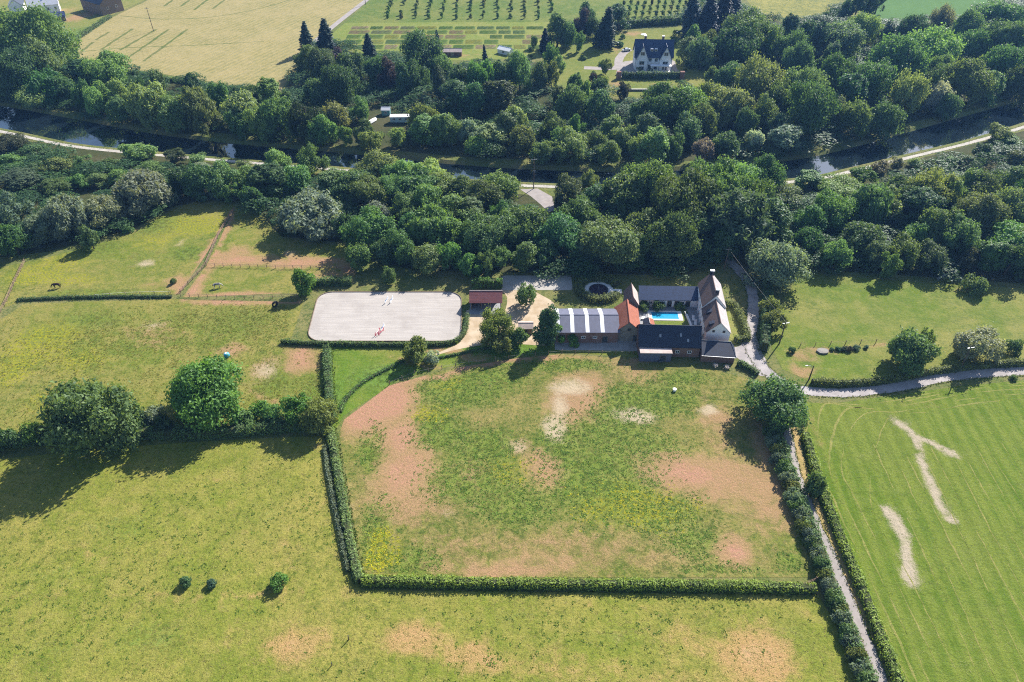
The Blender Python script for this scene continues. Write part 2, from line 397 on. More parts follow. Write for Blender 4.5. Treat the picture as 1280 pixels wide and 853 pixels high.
# river: banks that slope down into the water
m_bank = meadow('bank_grass', (0.10,0.13,0.035), (0.04,0.06,0.02), (0.15,0.13,0.06))
def bank(line, side):
    inn = offset_line(line, side*2.2); V = []; F = []
    for i, (a, b) in enumerate(zip(line, inn)):
        V += [(a[0], a[1], 0.0), (b[0], b[1], -1.5)]
    for i in range(len(line)-1): F.append((2*i, 2*i+1, 2*i+3, 2*i+2) if side > 0 else (2*i, 2*i+2, 2*i+3, 2*i+1))
    tag(obj('river_bank', mesh_np('river_bank', V, 4, F, m_bank, {'mask': ('POINT', 'FLOAT_COLOR', np.zeros((len(V), 4)))})), kind='structure')
bank(near_bank, 1); bank(far_bank, -1)
mw = N('river_water')
nb = mw.noise(0.5, 3, 0.5); mb_ = mw.bsdf((0.006,0.011,0.016), 0.03, mw.bump(nb, 0.05, 0.12), 0.9); mb_.inputs['IOR'].default_value = 1.9
mw.done(mb_)
sheet('river', river_poly, -0.9, mw.m, None)

# fields ------------------------------------------------------------------
m_past = meadow('pasture_grass', (0.152,0.175,0.025), (0.075,0.108,0.014), (0.225,0.20,0.048), tan=(0.33,0.195,0.09), soil=(0.36,0.22,0.12), dryamt=0.5, darkamt=0.55)
sheet('pasture', GP([(-300,600),(-150,585),(0,574),(120,562),(250,552),(400,545),(416,560),(432,650),(452,738),(1022,744),(1042,775),(1075,862),(1130,1010),(-300,1010)]), 0.02, m_past, 2.0,
  ([(370,805,42,30,.75),(345,740,20,14,.5),(515,800,38,24,.9),(590,820,60,26,.75),(690,830,90,30,.45),(945,820,55,45,.95),(865,800,60,30,.45),(360,690,30,40,.35),(120,690,40,20,.35),(300,790,40,25,.3),(820,850,160,20,.4),(780,790,40,14,.35)]+trail([(-60,752),(120,747),(300,744),(440,742)],7,.5,12)+trail([(-60,772),(140,762),(330,760)],6,.45,10)+trail([(395,560),(402,620),(420,700),(430,745)],6,.42,8)+trail([(250,560),(300,640),(345,735)],6,.4,8)+trail([(460,760),(620,764),(800,760),(1010,765)],6,.38,12),
   [(150,660,60,20,.45),(60,720,50,16,.4),(190,800,60,26,.5),(560,775,60,10,.4),(770,800,50,18,.45),(650,775,50,8,.4),(880,775,40,10,.4),(330,650,40,30,.3),(60,810,60,20,.35),(980,790,30,20,.4)], [(378,815,9,9,.5)], []), seed=11)
m_pad = meadow('paddock_grass', (0.128,0.145,0.028), (0.06,0.092,0.016), (0.215,0.175,0.06), lush=(0.092,0.130,0.02), dryamt=1.0, darkamt=1.0)
sheet('paddock', GP([(424,543),(430,525),(487,482),(560,462),(640,449),(700,443),(800,449),(870,457),(938,474),(958,555),(1000,650),(1014,722),(455,722),(440,640)]), 0.022, m_pad, 1.6,
  ([(455,520,40,26,1.25,35),(488,500,34,30,1.25),(500,545,34,36,1.0),(505,590,40,50,.95),(515,630,45,30,.75),(475,610,26,60,.5),(640,712,110,12,.85),(700,692,150,40,.52),(560,690,60,34,.5),(820,700,60,20,.45),(675,585,24,30,.85,20),(655,560,20,16,.6),
    (715,500,36,34,.85),(735,480,32,20,.8),(860,590,65,28,1.0),(905,600,65,36,.85),(950,615,50,60,.75),(920,690,26,24,1.0),(895,520,26,18,.75),(900,545,30,60,.5),(960,560,18,60,.7),(735,447,70,4,.6)]+trail([(485,487),(520,474),(560,465),(600,457),(640,451),(690,447)],6,1.1,5)+[(800,452,20,5,.7),(800,470,40,14,.6),(780,455,30,8,.6),(610,530,60,12,.3),(560,640,40,12,.5,20),(590,590,30,18,.5)],
   [(575,485,60,26,.95),(620,475,50,20,.8),(545,540,40,28,.9),(600,560,60,30,.85),(590,600,70,34,.9),(640,630,60,30,.9),(700,560,40,40,.85),(750,600,80,55,.95),(760,540,60,40,.9),(810,500,70,24,.9),(840,475,60,12,.85),(700,455,90,10,.8),(830,640,60,30,.85),(870,680,40,25,.8),(900,715,70,9,.8),(465,560,16,30,.9),(470,660,26,60,.75),(520,700,40,22,.9),(800,560,60,22,.8),(985,700,20,20,.8),(925,500,20,30,.6)],
   [(712,484,24,11,1),(693,535,16,16,.95),(700,512,12,18,.8),(791,519,26,10,1),(888,515,13,6,.95),(650,560,14,10,.6),(615,545,6,3,.7),(560,645,10,6,.4)],
   [(480,690,22,28,1),(535,520,20,8,.8),(800,630,60,30,.6),(560,480,30,12,.5),(640,590,50,30,.4),(740,640,30,20,.5),(870,640,30,20,.4)]), seed=21)
m_left = meadow('left_meadow_grass', (0.125,0.15,0.024), (0.065,0.10,0.016), (0.205,0.178,0.05), dryamt=0.7, darkamt=0.6, flower=(0.22,0.215,0.015), lush=(0.075,0.115,0.016))
sheet('rough_meadow', GP([(-250,430),(-60,412),(4,398),(30,380),(220,374),(370,378),(383,366),(362,430),(408,436),(413,540),(395,537),(250,547),(120,557),(0,565),(-250,590)]), 0.02, m_left, 2.0,
  ([(375,452,26,18,1),(330,463,16,16,.7),(290,438,20,10,.9),(300,376,60,4,.9)]+trail([(225,377),(270,379),(320,380),(370,379)],4,1.2,9)+[(375,440,20,10,1.1),(190,415,50,14,.5),(200,425,40,16,.45),(370,440,22,12,.9),(420,470,10,20,.5),(330,497,30,4,.7,-30)],
   [(300,400,60,22,.6),(110,400,60,16,.6),(390,490,22,30,.8),(340,480,30,20,.7),(230,395,40,10,.5),(60,420,40,16,.6),(140,490,50,20,.5)],
   [(332,462,14,12,.8),(190,408,14,5,.6)], [(50,430,50,30,.7),(20,460,30,30,.7),(100,450,40,20,.5),(60,500,30,20,.5),(380,400,10,20,.4)]), seed=31)
sheet('upper_meadow', GP([(-250,370),(-60,345),(18,331),(60,322),(120,306),(170,290),(215,262),(250,250),(292,252),(292,264),(255,322),(224,368),(120,374),(24,378),(-60,408),(-250,425)]), 0.021, m_left, 2.2,
  ([(222,352,16,9,1),(195,355,20,5,.5)]+trail([(291,266),(275,292),(255,330),(238,350),(222,366)],5,1.2,9),
   [(120,310,50,14,.7),(200,280,60,20,.8),(235,315,22,14,.8),(170,320,50,14,.5),(120,366,110,6,.8)], [(181,330,10,4.5,.95),(226,306,3,3,.9)],
   [(45,345,40,12,.8),(90,350,40,10,.6),(70,330,40,12,.6),(250,280,40,14,.8),(200,300,40,14,.5)]), seed=41)
sheet('horse_paddock', GP([(296,256),(330,275),(352,298),(440,310),(448,322),(446,340),(440,352),(380,366),(228,372),(258,332)]), 0.019, m_left, 1.8,
  ([(300,326,60,8,1),(380,328,70,8,1),(440,335,20,10,1),(280,322,18,22,.85,-40),(240,362,14,14,.9),(255,345,14,14,.6),(300,369,90,4,.95)]+trail([(296,268),(280,295),(262,332),(246,352),(232,369)],4,1.1,9)+[(380,369,20,3,.9),(410,345,30,8,.7),(362,318,12,4,.8),(390,305,40,10,.3)],
   [(400,312,40,6,.6)], [(362,318,7,3,.7)], []), seed=51)
m_lush = meadow('bright_verge', (0.088,0.15,0.016), (0.05,0.095,0.011), (0.16,0.17,0.035), dryamt=0.3, darkamt=0.5)
sheet('grass_bank', GP([(414,434),(575,434),(590,432),(640,430),(700,432),(800,436),(800,447),(700,441),(640,446),(560,459),(500,474),(430,520),(415,545),(412,480)]), 0.018, m_lush, 1.6,
  ([(560,440,60,4,.9,-10),(520,452,50,5,.6,-20),(640,424,60,6,.6),(600,452,40,4,.8,-12)], [(480,470,50,16,.9),(620,440,90,8,.9),(420,500,10,40,.8)], [], []), seed=61)
m_mown = meadow('mown_grass', (0.078,0.128,0.011), (0.05,0.088,0.009), (0.112,0.142,0.022), pale=(0.44,0.36,0.275), soil=(0.34,0.24,0.10), stripes=(math.radians(4), 0.10, 0.6, (0.15,0.18,0.03)), dryamt=0.2, darkamt=0.35)
sheet('mown_field', GP([(1006,503),(1040,505),(1120,494),(1200,483),(1300,474),(1600,450),(1900,900),(1180,1010),(1125,900),(1098,830),(1042,680),(1006,548)]), 0.02, m_mown, 1.4,
  ([(1020,540,8,40,.4),(1150,505,60,5,.35)], [], trail([(1122,527),(1140,542),(1165,553),(1192,568)],6.5,1.0)+trail([(1143,545),(1155,580),(1170,615),(1187,655)],6,1.0,9)+trail([(1110,635),(1122,665),(1135,700),(1140,718)],7,1.1,8)+[(1138,718,12,12,1.1)], []), seed=71)
m_rm = meadow('sheep_meadow_grass', (0.098,0.140,0.018), (0.065,0.105,0.02), (0.185,0.18,0.05), dryamt=0.3, darkamt=0.5)
sheet('right_meadow', GP([(978,462),(962,430),(980,375),(1000,340),(1060,346),(1130,352),(1180,355),(1300,362),(1600,390),(1700,440),(1300,456),(1190,463),(1100,479),(1020,488),(1006,474)]), 0.02, m_rm, 2.4,
  ([(1005,445,16,8,.9),(1000,465,14,10,.8),(1030,437,30,5,.85),(1100,433,50,3,.6),(1015,463,12,4,.7),(1210,362,20,5,.7)], [(1100,345,100,8,.5),(1150,470,60,5,.7)], [], []), seed=81)
# far side of the river
m_stub = meadow('stubble', (0.20,0.182,0.075), (0.12,0.125,0.04), (0.27,0.225,0.11), stripes=(math.radians(24), 0.11, 0.75, (0.30,0.24,0.10)), dryamt=0.5, darkamt=0.4, fine=0.8)
sheet('stubble_field', GP([(74,76),(76,58),(140,22),(186,0),(215,-30),(235,-45),(530,-45),(458,0),(402,45),(374,80),(352,112),(300,108),(230,97),(160,86)]), 0.02, m_stub, 5.0,
  ([], [], [], []), seed=91)
m_allot = meadow('allotment_turf', (0.09,0.135,0.025), (0.05,0.085,0.018), (0.15,0.165,0.04), soil=(0.3,0.2,0.12), dryamt=0.5, darkamt=0.5)
m_orch = m_allot; m_allot = meadow('allotment_paths', (0.14,0.175,0.035), (0.08,0.12,0.022), (0.19,0.195,0.05), soil=(0.3,0.2,0.12), dryamt=0.5, darkamt=0.3)
sheet('orchard_ground', GP([(431,29),(462,0),(515,-45),(980,-45),(900,0),(850,30),(745,40),(700,28),(560,28)]), 0.023, m_orch, 5.0)
sheet('allotment_ground', GP([(404,52),(431,29),(560,28),(694,28),(676,72),(620,74),(560,76),(420,64)]), 0.02, m_allot, 4.0, ([(560,70,60,3,.6),(480,58,20,3,.4)], [(480,20,60,12,.6)], [], [(530,44,20,3,.6)]), seed=101)
m_lawn = meadow('garden_lawn', (0.12,0.15,0.03), (0.05,0.085,0.018), (0.18,0.175,0.045), dryamt=0.4, darkamt=0.3)
sheet('villa_garden', GP([(672,92),(690,40),(745,44),(850,34),(905,55),(905,92),(870,112),(790,122),(700,116)]), 0.022, m_lawn, 4.0, ([(770,106,14,5,.8),(820,107,20,3,.7),(772,60,6,10,.6),(790,42,16,4,.8)], [(720,100,40,8,.4)], [], []), seed=111)
m_crop = meadow('green_crop', (0.06,0.13,0.03), (0.045,0.105,0.022), (0.07,0.145,0.035), dryamt=0.2, darkamt=0.2, fine=0.5)
sheet('crop_field', GP([(1084,28),(1098,8),(1130,-45),(1420,-45),(1300,-10),(1235,6),(1200,22),(1130,30)]), 0.02, m_crop, None)
sheet('yellow_meadow', GP([(905,-45),(945,18),(1000,26),(1046,8),(1075,-45)]), 0.024, meadow('yellow_rough', (0.20,0.19,0.05), (0.07,0.10,0.03), (0.26,0.23,0.06), dryamt=0.6, darkamt=0.9), 9.0)
sheet('cottage_garden', GP([(40,60),(0,30),(-60,20),(-40,-40),(215,-40),(186,-2),(138,20),(76,55)]), 0.018, meadow('cottage_lawn', (0.15,0.17,0.04), (0.06,0.09,0.02), (0.2,0.18,0.06), darkamt=0.3), 4.0, ([(95,22,14,6,.9),(110,18,10,5,.9),(82,14,14,4,.6)], [(98,40,14,8,.8)], [], []), seed=121)

m_floor = meadow('woodland_litter', (0.045,0.055,0.018), (0.03,0.04,0.014), (0.07,0.065,0.03), dryamt=0.4, darkamt=0.6)
WOOD_S = [(-260,118),(-100,150),(30,176),(330,211),(560,233),(660,244),(700,246),(880,240),(1000,233),(1140,201),(1290,161),(1500,105),(1600,385),(1300,356),(1180,348),(1060,340),(1000,334),(960,322),(930,338),(905,315),(880,330),(860,345),(720,342),(520,338),(460,325),(440,305),(352,296),(330,272),(290,248),(215,258),(170,285),(60,315),(-200,345)]
WOOD_N = [(-260,30),(-100,-5),(20,45),(74,80),(160,92),(352,118),(374,84),(404,57),(560,80),(676,78),(672,96),(700,120),(790,126),(872,116),(908,92),(908,55),(852,32),(875,0),(900,-10),(945,22),(1000,32),(1050,12),(1084,32),(1200,26),(1300,-6),(1500,-20),(1500,36),(1280,115),(1180,143),(1000,189),(900,200),(780,205),(560,195),(420,181),(200,159),(30,128),(-260,72)]
sheet('woodland_floor', GP(WOOD_S), 0.010, m_floor, 6.0)
sheet('woodland_floor', GP(WOOD_N), 0.012, m_floor, 8.0)
# lanes, paths, yards ------------------------------------------------------
m_road = plain('worn_asphalt', (0.30,0.272,0.265), 0.9, 0.18, 0.35, 0.3, space='pos')
m_track = plain('gravel_track', (0.27,0.24,0.225), 0.95, 0.12, 0.5, 0.3, space='pos')
m_path = plain('towpath_gravel', (0.36,0.33,0.29), 0.95, 0.15, 0.5, 0.3, space='pos')
m_sandyard = plain('sandy_gravel', (0.40,0.30,0.19), 0.95, 0.16, 0.35, 0.3, space='pos', col2=(0.45,0.36,0.26))
lane_px = [(868,285),(890,302),(908,322),(926,341),(938,358),(942,380),(940,405),(937,425),(944,446),(958,464),(982,481),(1012,489),(1060,491),(1120,484),(1180,472),(1240,466),(1320,462),(1500,452),(1750,430)]
lane = GP(smooth_line(lane_px, 6))
lw = [3.0+1.6*math.exp(-((p[1]-139)/6)**2)*(p[0] > 54 and p[0] < 62) for p in lane]
ribbon('lane', lane, 3.2, 0.032, m_road, widths=lw, jitter=0.2)
sheet('lane_apron', GP(smooth_line([(916,436),(926,432),(934,420),(944,420),(946,440),(962,464),(950,470),(936,456),(922,448)], 4, True)), 0.036, m_road)
track = GP(smooth_line([(962,468),(976,500),(984,540),(992,580),(1008,625),(1040,700),(1073,778),(1103,850),(1160,1000)], 6))
ribbon('farm_track', track, 2.0, 0.03, m_track, jitter=0.3)
m_tanverge = meadow('dry_verge', (0.30,0.225,0.09), (0.15,0.14,0.04), (0.36,0.25,0.12), dryamt=0.7, darkamt=0.4)
ribbon('dry_verge', offset_line(track, 1.75)[9:], 1.4, 0.026, m_tanverge, jitter=0.25)
towp = offset_line(near_bank, -2.6)
ribbon('towpath', towp, 1.9, 0.03, m_path, jitter=0.15)
sheet('quay_yard', GP([(650,237),(672,236),(690,246),(694,262),(686,266),(676,256),(664,246)]), 0.034, m_track)
ribbon('allotment_road', GP([(520,-50),(456,2),(424,27),(396,50),(388,60)]), 3.2, 0.03, m_track, jitter=0.1)
ribbon('villa_drive', GP(smooth_line([(730,85),(760,86),(772,84),(774,74),(780,66),(786,62)], 4)), 4.0, 0.034, m_track)
sheet('villa_forecourt', GP(smooth_line([(773,96),(776,80),(790,76),(838,74),(846,86),(850,94),(820,97)], 3, True)), 0.03, m_track)
sheet('farm_yard', GP(smooth_line([(582,392),(590,388),(627,392),(634,372),(626,362),(650,358),(682,372),(694,384),(692,420),(688,432),(640,430),(600,432),(560,440),(520,452),(560,436),(578,424)], 3, True)), 0.028, m_sandyard)
m_sand = plain('arena_sand', (0.40,0.352,0.325), 0.95, 0.05, 0.15, 0.25, space='pos', col2=(0.43,0.385,0.355))
def rrect(x0, x1, y0, y1, r, n=6, skew=0.0):
    out = []
    for cx, cy, a0 in ((x1-r, y1-r, 0), (x0+r, y1-r, 90), (x0+r, y0+r, 180), (x1-r, y0+r, 270)):
        for k in range(n+1):
            a = math.radians(a0+90*k/n); out.append((cx+r*math.cos(a)+skew*(cy+r*math.sin(a)-y0), cy+r*math.sin(a)))
    return out
arena_poly = rrect(-53.3, -13.2, 142.9, 164.4, 4.0, skew=-0.05)
ma = N('harrowed_sand'); va = ma.mapping(ma.pos(), (0,0,0), (0.12,1.6,1)); w1 = ma.noise(1.0, 4, .6, va); w2 = ma.noise(0.16, 4, .6); w3 = ma.noise(2.6, 3, .7)
ca = ma.mix(ma.step(w1, .35, .7), (0.335,0.305,0.28), (0.40,0.365,0.335)); ca = ma.mix(ma.math('MULTIPLY', ma.step(w2, .45, .7), .6), ca, (0.28,0.25,0.228)); ca = ma.mix(ma.math('MULTIPLY', ma.step(w3, .5, .72), .4), ca, (0.24,0.215,0.2))
ma.done(ma.bsdf(ca, .95, ma.bump(w3, .5, .12), .1)); m_sand = ma.m
sheet('riding_arena', arena_poly, 0.05, m_sand)
m_greysand = plain('grey_sand', (0.34,0.315,0.285), 0.95, 0.08, 0.3, 0.2, space='pos')  # one even grey sand tone
sheet('small_arena', rrect(-3.0, 17.2, 165.4, 172.6, 1.0), 0.045, m_greysand)
sheet('barn_yard', [(11,139.5),(33,139),(33,144),(11,143.2)], 0.03, M['concrete'])
sheet('pool_terrace', [(34,148.6),(49.5,147.2),(51.2,157.6),(34,158.4)], 0.03, M['paving'])
sheet('pool_lawn', [(36.3,146.2),(46.9,145.6),(47.8,156.6),(46.2,156.7),(36.3,151.5)], 0.036, meadow('pool_grass', (0.12,0.16,0.03), (0.07,0.11,0.02), (0.2,0.18,0.06), darkamt=0.2))
sheet('house_garden', [(56.6,141.5),(61.5,142.5),(61.8,158),(57.8,159)], 0.026, meadow('house_grass', (0.12,0.165,0.03), (0.07,0.11,0.02), (0.2,0.18,0.06), darkamt=0.2))

# ================================================================== VEGETATION
def unit(n, r):
    v = r.normal(size=(n, 3)); return v/np.linalg.norm(v, axis=1, keepdims=True)
def leaves(P, Nn, size, r, elong=1.0, droop=0.0, rand=0.7):
    """one bent diamond leaf spray per point, facing roughly along Nn"""
    n = len(P); nn = Nn+r.normal(size=(n, 3))*rand; nn /= np.linalg.norm(nn, axis=1, keepdims=True)+1e-9
    t = r.normal(size=(n, 3)); t[:,2] -= droop*2; t -= nn*(t*nn).sum(1, keepdims=True); t /= np.linalg.norm(t, axis=1, keepdims=True)+1e-9
    b = np.cross(nn, t); s = (size*r.uniform(0.6, 1.35, n))[:,None]
    fold = nn*s*r.uniform(-0.15, 0.3, n)[:,None]
    V = np.stack([P-t*s*elong*0.6, P+b*s*0.45+fold, P+t*s*elong*0.6, P-b*s*0.45+fold], 1).reshape(-1, 3)
    F = np.arange(4*n).reshape(n, 4)
    return V, F
def crown_broad(seed, R, HZ, n, leaf, lobes=30, lr=(0.21, 0.41), elong=1.1, droop=0.0, shape='round', inner=0.12, gaps=0.0):
    """HZ: half height. Crown of lobes hung on an uneven shell; centre at the origin"""
    r = np.random.default_rng(seed)
    d = unit(lobes, r); d[:,2] = np.where(d[:,2] < -0.55, -d[:,2]*0.7, d[:,2])
    rad = r.uniform(0.4, 0.86, lobes)+0.16*(r.uniform(0, 1, lobes) < .22)
    if shape == 'tall': prof = np.where(d[:,2] > 0, 1-0.35*d[:,2], 1.0)
    elif shape == 'dome': prof = np.where(d[:,2] < 0, 1.12, 1.0)
    else: prof = 1.0
    C = d*rad[:,None]; C[:,0] *= R*prof; C[:,1] *= R*prof; C[:,2] *= HZ
    C[:,:2] += r.normal(size=(lobes, 2))*R*0.05
    lrad = r.uniform(lr[0], lr[1], lobes)*R
    lsh = np.stack([r.uniform(0.85, 1.2, lobes), r.uniform(0.85, 1.2, lobes), r.uniform(0.7, 1.05, lobes)*min(1.6, max(0.8, HZ/R))], 1)
    w = lrad**2*r.uniform(0.7, 1.25, lobes); ids = r.choice(lobes, n, p=w/w.sum())
    dd = unit(n, r); out = C[ids]/np.array([R, R, HZ]); out /= np.linalg.norm(out, axis=1, keepdims=True)+1e-6
    dd = dd+out*0.45; dd[:,2] += 0.25; dd /= np.linalg.norm(dd, axis=1, keepdims=True)
    q = r.uniform(0, 1, n)**0.35; q = np.where(r.uniform(0, 1, n) < inner, r.uniform(0.2, 1, n), 0.72+0.34*q)
    # sub-clumps: pull leaves of a lobe towards small tufts
    P = C[ids]+dd*lsh[ids]*(lrad[ids]*q)[:,None]
    tn = lobes*14; ti = r.choice(lobes, tn, p=w/w.sum()); td = unit(tn, r)+0.3*C[ti]/R; td /= np.linalg.norm(td, axis=1, keepdims=True)
    T = C[ti]+td*lsh[ti]*(lrad[ti])[:,None]
    sel = r.choice(tn, n); near = r.uniform(0, 1, n) < 0.55
    P2 = T[sel]+r.normal(size=(n, 3))*0.075*R
    P = np.where(near[:,None], P2, P); nrm = np.where(near[:,None], td[sel], dd); nrm[:,2] += 0.35
    # ragged shoots that stick out of the outline
    sh = unit(26, r); sh[:,2] = np.abs(sh[:,2])*.9+.05; ds = P/np.array([R, R, HZ]); ds /= np.linalg.norm(ds, axis=1, keepdims=True)+1e-9
    near_s = (ds @ sh.T).max(1); P = P+ds*np.array([R, R, HZ])*(np.clip((near_s-.95)/.05, 0, 1)*.2*r.uniform(.3, 1, n))[:,None]
    V, F = leaves(P, nrm, leaf, r, elong, droop)
    lv = np.clip(0.55*r.uniform(0, 1, n)+0.45*r.uniform(0, 1, lobes)[ids], 0, 1)
    return V, F, lv, C, lrad
def crown_conifer(seed, R, H, n, leaf):
    """spire of drooping whorls; base at z=0 (crown bottom), apex at H"""
    r = np.random.default_rng(seed); tiers = int(H/0.9); Ps = []; Ns = []
    per = n//(tiers*9)
    for t in range(tiers):
        z = H*(t/tiers)**0.95; rr = R*(1-(t/tiers))**0.85*r.uniform(0.8, 1.12)+0.25
        nb_ = 9 if t < tiers*0.7 else 6
        for k in range(nb_):
            a = 2*math.pi*(k+r.uniform(-0.3, 0.3))/nb_+t*0.7; L = rr*r.uniform(0.75, 1.15); m_ = max(3, int(per*L/R*1.6))
            s = r.uniform(0.1, 1.0, m_)**0.8*L; side = r.normal(size=m_)*0.14*L*(1.15-s/L)+r.normal(size=m_)*0.1
            zz = z-0.28*s+0.1*s*s/max(L, 0.1)+r.normal(size=m_)*0.12
            Ps.append(np.stack([math.cos(a)*s-math.sin(a)*side, math.sin(a)*s+math.cos(a)*side, zz], 1))
            Ns.append(np.tile([math.cos(a)*0.45, math.sin(a)*0.45, 0.9], (m_, 1)))
    P = np.concatenate(Ps); Nn = np.concatenate(Ns)
    V, F = leaves(P, Nn, leaf, r, 1.5, 0.2, 0.5)
    return V, F, r.uniform(0, 1, len(P))
def trunk_mesh(name, seed, h, r0, tops, mat):
    """tapered trunk with limbs reaching into the crown"""
    r = np.random.default_rng(seed); m = MB()
    bend = r.normal(size=2)*0.03*h; ztop = h
    pts = [(0, 0, -0.15), (bend[0]*0.2, bend[1]*0.2, h*0.15), (bend[0]*0.6, bend[1]*0.6, h*0.5), (bend[0], bend[1], ztop)]
    m.tube(pts, [r0*1.35, r0, r0*0.7, r0*0.2], 7)
    for T in tops:
        zb = h*r.uniform(0.3, 0.6); b = (bend[0]*zb/h, bend[1]*zb/h, zb); mid = tuple(b[i]*0.45+T[i]*0.55+(0.06*h if i == 2 else 0) for i in range(3))
        m.tube([b, mid, tuple(T)], [r0*0.45, r0*0.28, r0*0.08], 5)
    return m.mesh(name, mat, True)
PROTO = {}
def proto(key, seed, rn, hn, trunk_frac, fn, mat, r0, shift=True):
    """crown nominal radius rn and total height hn (metres)"""
    V, F, lv, C, *_ = fn
    top = V[:,2].max(); bot = np.percentile(V[:,2], 1)
    V = V.copy(); hz = (hn-hn*trunk_frac)/(top-bot); V[:,2] = (V[:,2]-bot)*hz+hn*trunk_frac
    rr = np.percentile(np.hypot(V[:,0], V[:,1]), 97); V[:,:2] *= rn/rr
    me = mesh_np('crown_'+key, V, 4, F, mat, {'leafvar': ('FACE', 'FLOAT', lv)})
    tops = []
    if C is not None:
        C2 = C.copy(); C2[:,2] = (C2[:,2]-bot)*hz+hn*trunk_frac; C2[:,:2] *= rn/rr
        tops = [C2[i] for i in range(0, len(C2), max(1, len(C2)//7))]
    tm = trunk_mesh('trunk_'+key, seed, hn*(0.8 if C is not None else 0.97), r0, tops, M['bark'])
    PROTO.setdefault(key.split('.')[0], []).append((me, tm, rn, hn))
for i in range(5): proto('oL.%d' % i, 100+i, 9.0, 17.0, 0.08, crown_broad(100+i, 9, 8, 17000, 0.54, 34+4*i), M['leaf'], 0.42)
for i in range(2): proto('oX.%d' % i, 260+i, 15.0, 24.0, 0.06, crown_broad(260+i, 15, 12, 36000, 0.6, 70, (0.13, 0.27)), M['leaf'], 0.6)
for i in range(5): proto('oM.%d' % i, 120+i, 5.5, 12.0, 0.08, crown_broad(120+i, 5.5, 5.5, 8500, 0.46, 22+3*i, (0.2, 0.42)), M['leaf'], 0.28)
for i in range(4): proto('oS.%d' % i, 140+i, 2.8, 7.0, 0.10, crown_broad(140+i, 2.8, 3.0, 3600, 0.34, 15+2*i, (0.26, 0.46)), M['leaf'], 0.15)
for i in range(3): proto('w.%d' % i, 160+i, 8.0, 14.0, 0.05, crown_broad(160+i, 8, 7, 17000, 0.5, 46, (0.2, 0.34), 1.9, 0.7, 'dome'), M['leaf'], 0.4)
for i in range(3): proto('p.%d' % i, 180+i, 3.6, 16.0, 0.10, crown_broad(180+i, 3.6, 8, 8500, 0.42, 26, (0.3, 0.46), 1.1, 0, 'tall'), M['leaf'], 0.26)
for i in range(3):
    V_, F_, l_ = crown_conifer(200+i, 4.0, 17.0, 9000, 0.52)
    proto('c.%d' % i, 200+i, 4.0, 18.5, 0.06, (V_, F_, l_, None), M['needle'], 0.25)
for i in range(4): proto('b.%d' % i, 220+i, 2.0, 2.8, 0.02, crown_broad(220+i, 2, 1.5, 2400, 0.27, 14, (0.34, 0.55), 1.1, 0, 'dome'), M['leaf'], 0.06)
for i in range(2): proto('a.%d' % i, 240+i, 9.0, 15.0, 0.06, crown_broad(240+i, 9, 7, 11500, 0.5, 52, (0.14, 0.3), 1.3, 0.1, 'round', 0.05), M['leaf'], 0.38)   # ash, open crown
TONE = {'d': ((0.52,0.58,0.9), 'dark green'), 'm': ((0.80,0.79,1.0), 'mid green'), 'l': ((1.22,1.05,1.3), 'light green'), 's': ((1.22,0.95,2.3), 'silvery grey-green'),
        'o': ((1.15,0.84,0.9), 'olive green'), 'k': ((0.5,0.2,1.0), 'copper purple'), 'g': ((0.82,0.98,0.75), 'fresh green'), 'v': ((2.2,1.6,4.5), 'pale whitish'), 'y': ((1.45,1.2,0.8), 'yellow-green'), 't': ((2.0,1.2,3.0), 'beige blossoming'), 'n': ((0.48,0.55,1.3), 'blue-green')}
ORD = ['first','second','third','fourth','fifth','sixth','seventh','eighth','ninth','tenth','eleventh','twelfth','thirteenth','fourteenth','fifteenth','sixteenth','seventeenth','eighteenth','nineteenth','twentieth','twenty-first','twenty-second','twenty-third','twenty-fourth','twenty-fifth','twenty-sixth','twenty-seventh','twenty-eighth','twenty-ninth','thirtieth','thirty-first','thirty-second','thirty-third','thirty-fourth','thirty-fifth','thirty-sixth','thirty-seventh','thirty-eighth','thirty-ninth','fortieth']
KIND = {'o': ('broadleaf_tree', 'broadleaf tree', 'tree'), 'w': ('willow_tree', 'rounded willow', 'tree'), 'p': ('tall_tree', 'tall narrow tree', 'tree'), 'c': ('conifer_tree', 'pointed conifer', 'tree'), 'b': ('bush', 'bush', 'bush'), 'a': ('ash_tree', 'loose-crowned tree', 'tree')}
tree_n = 0
NEARB, FARB = np.array(near_bank), np.array(far_bank)
TREES = []
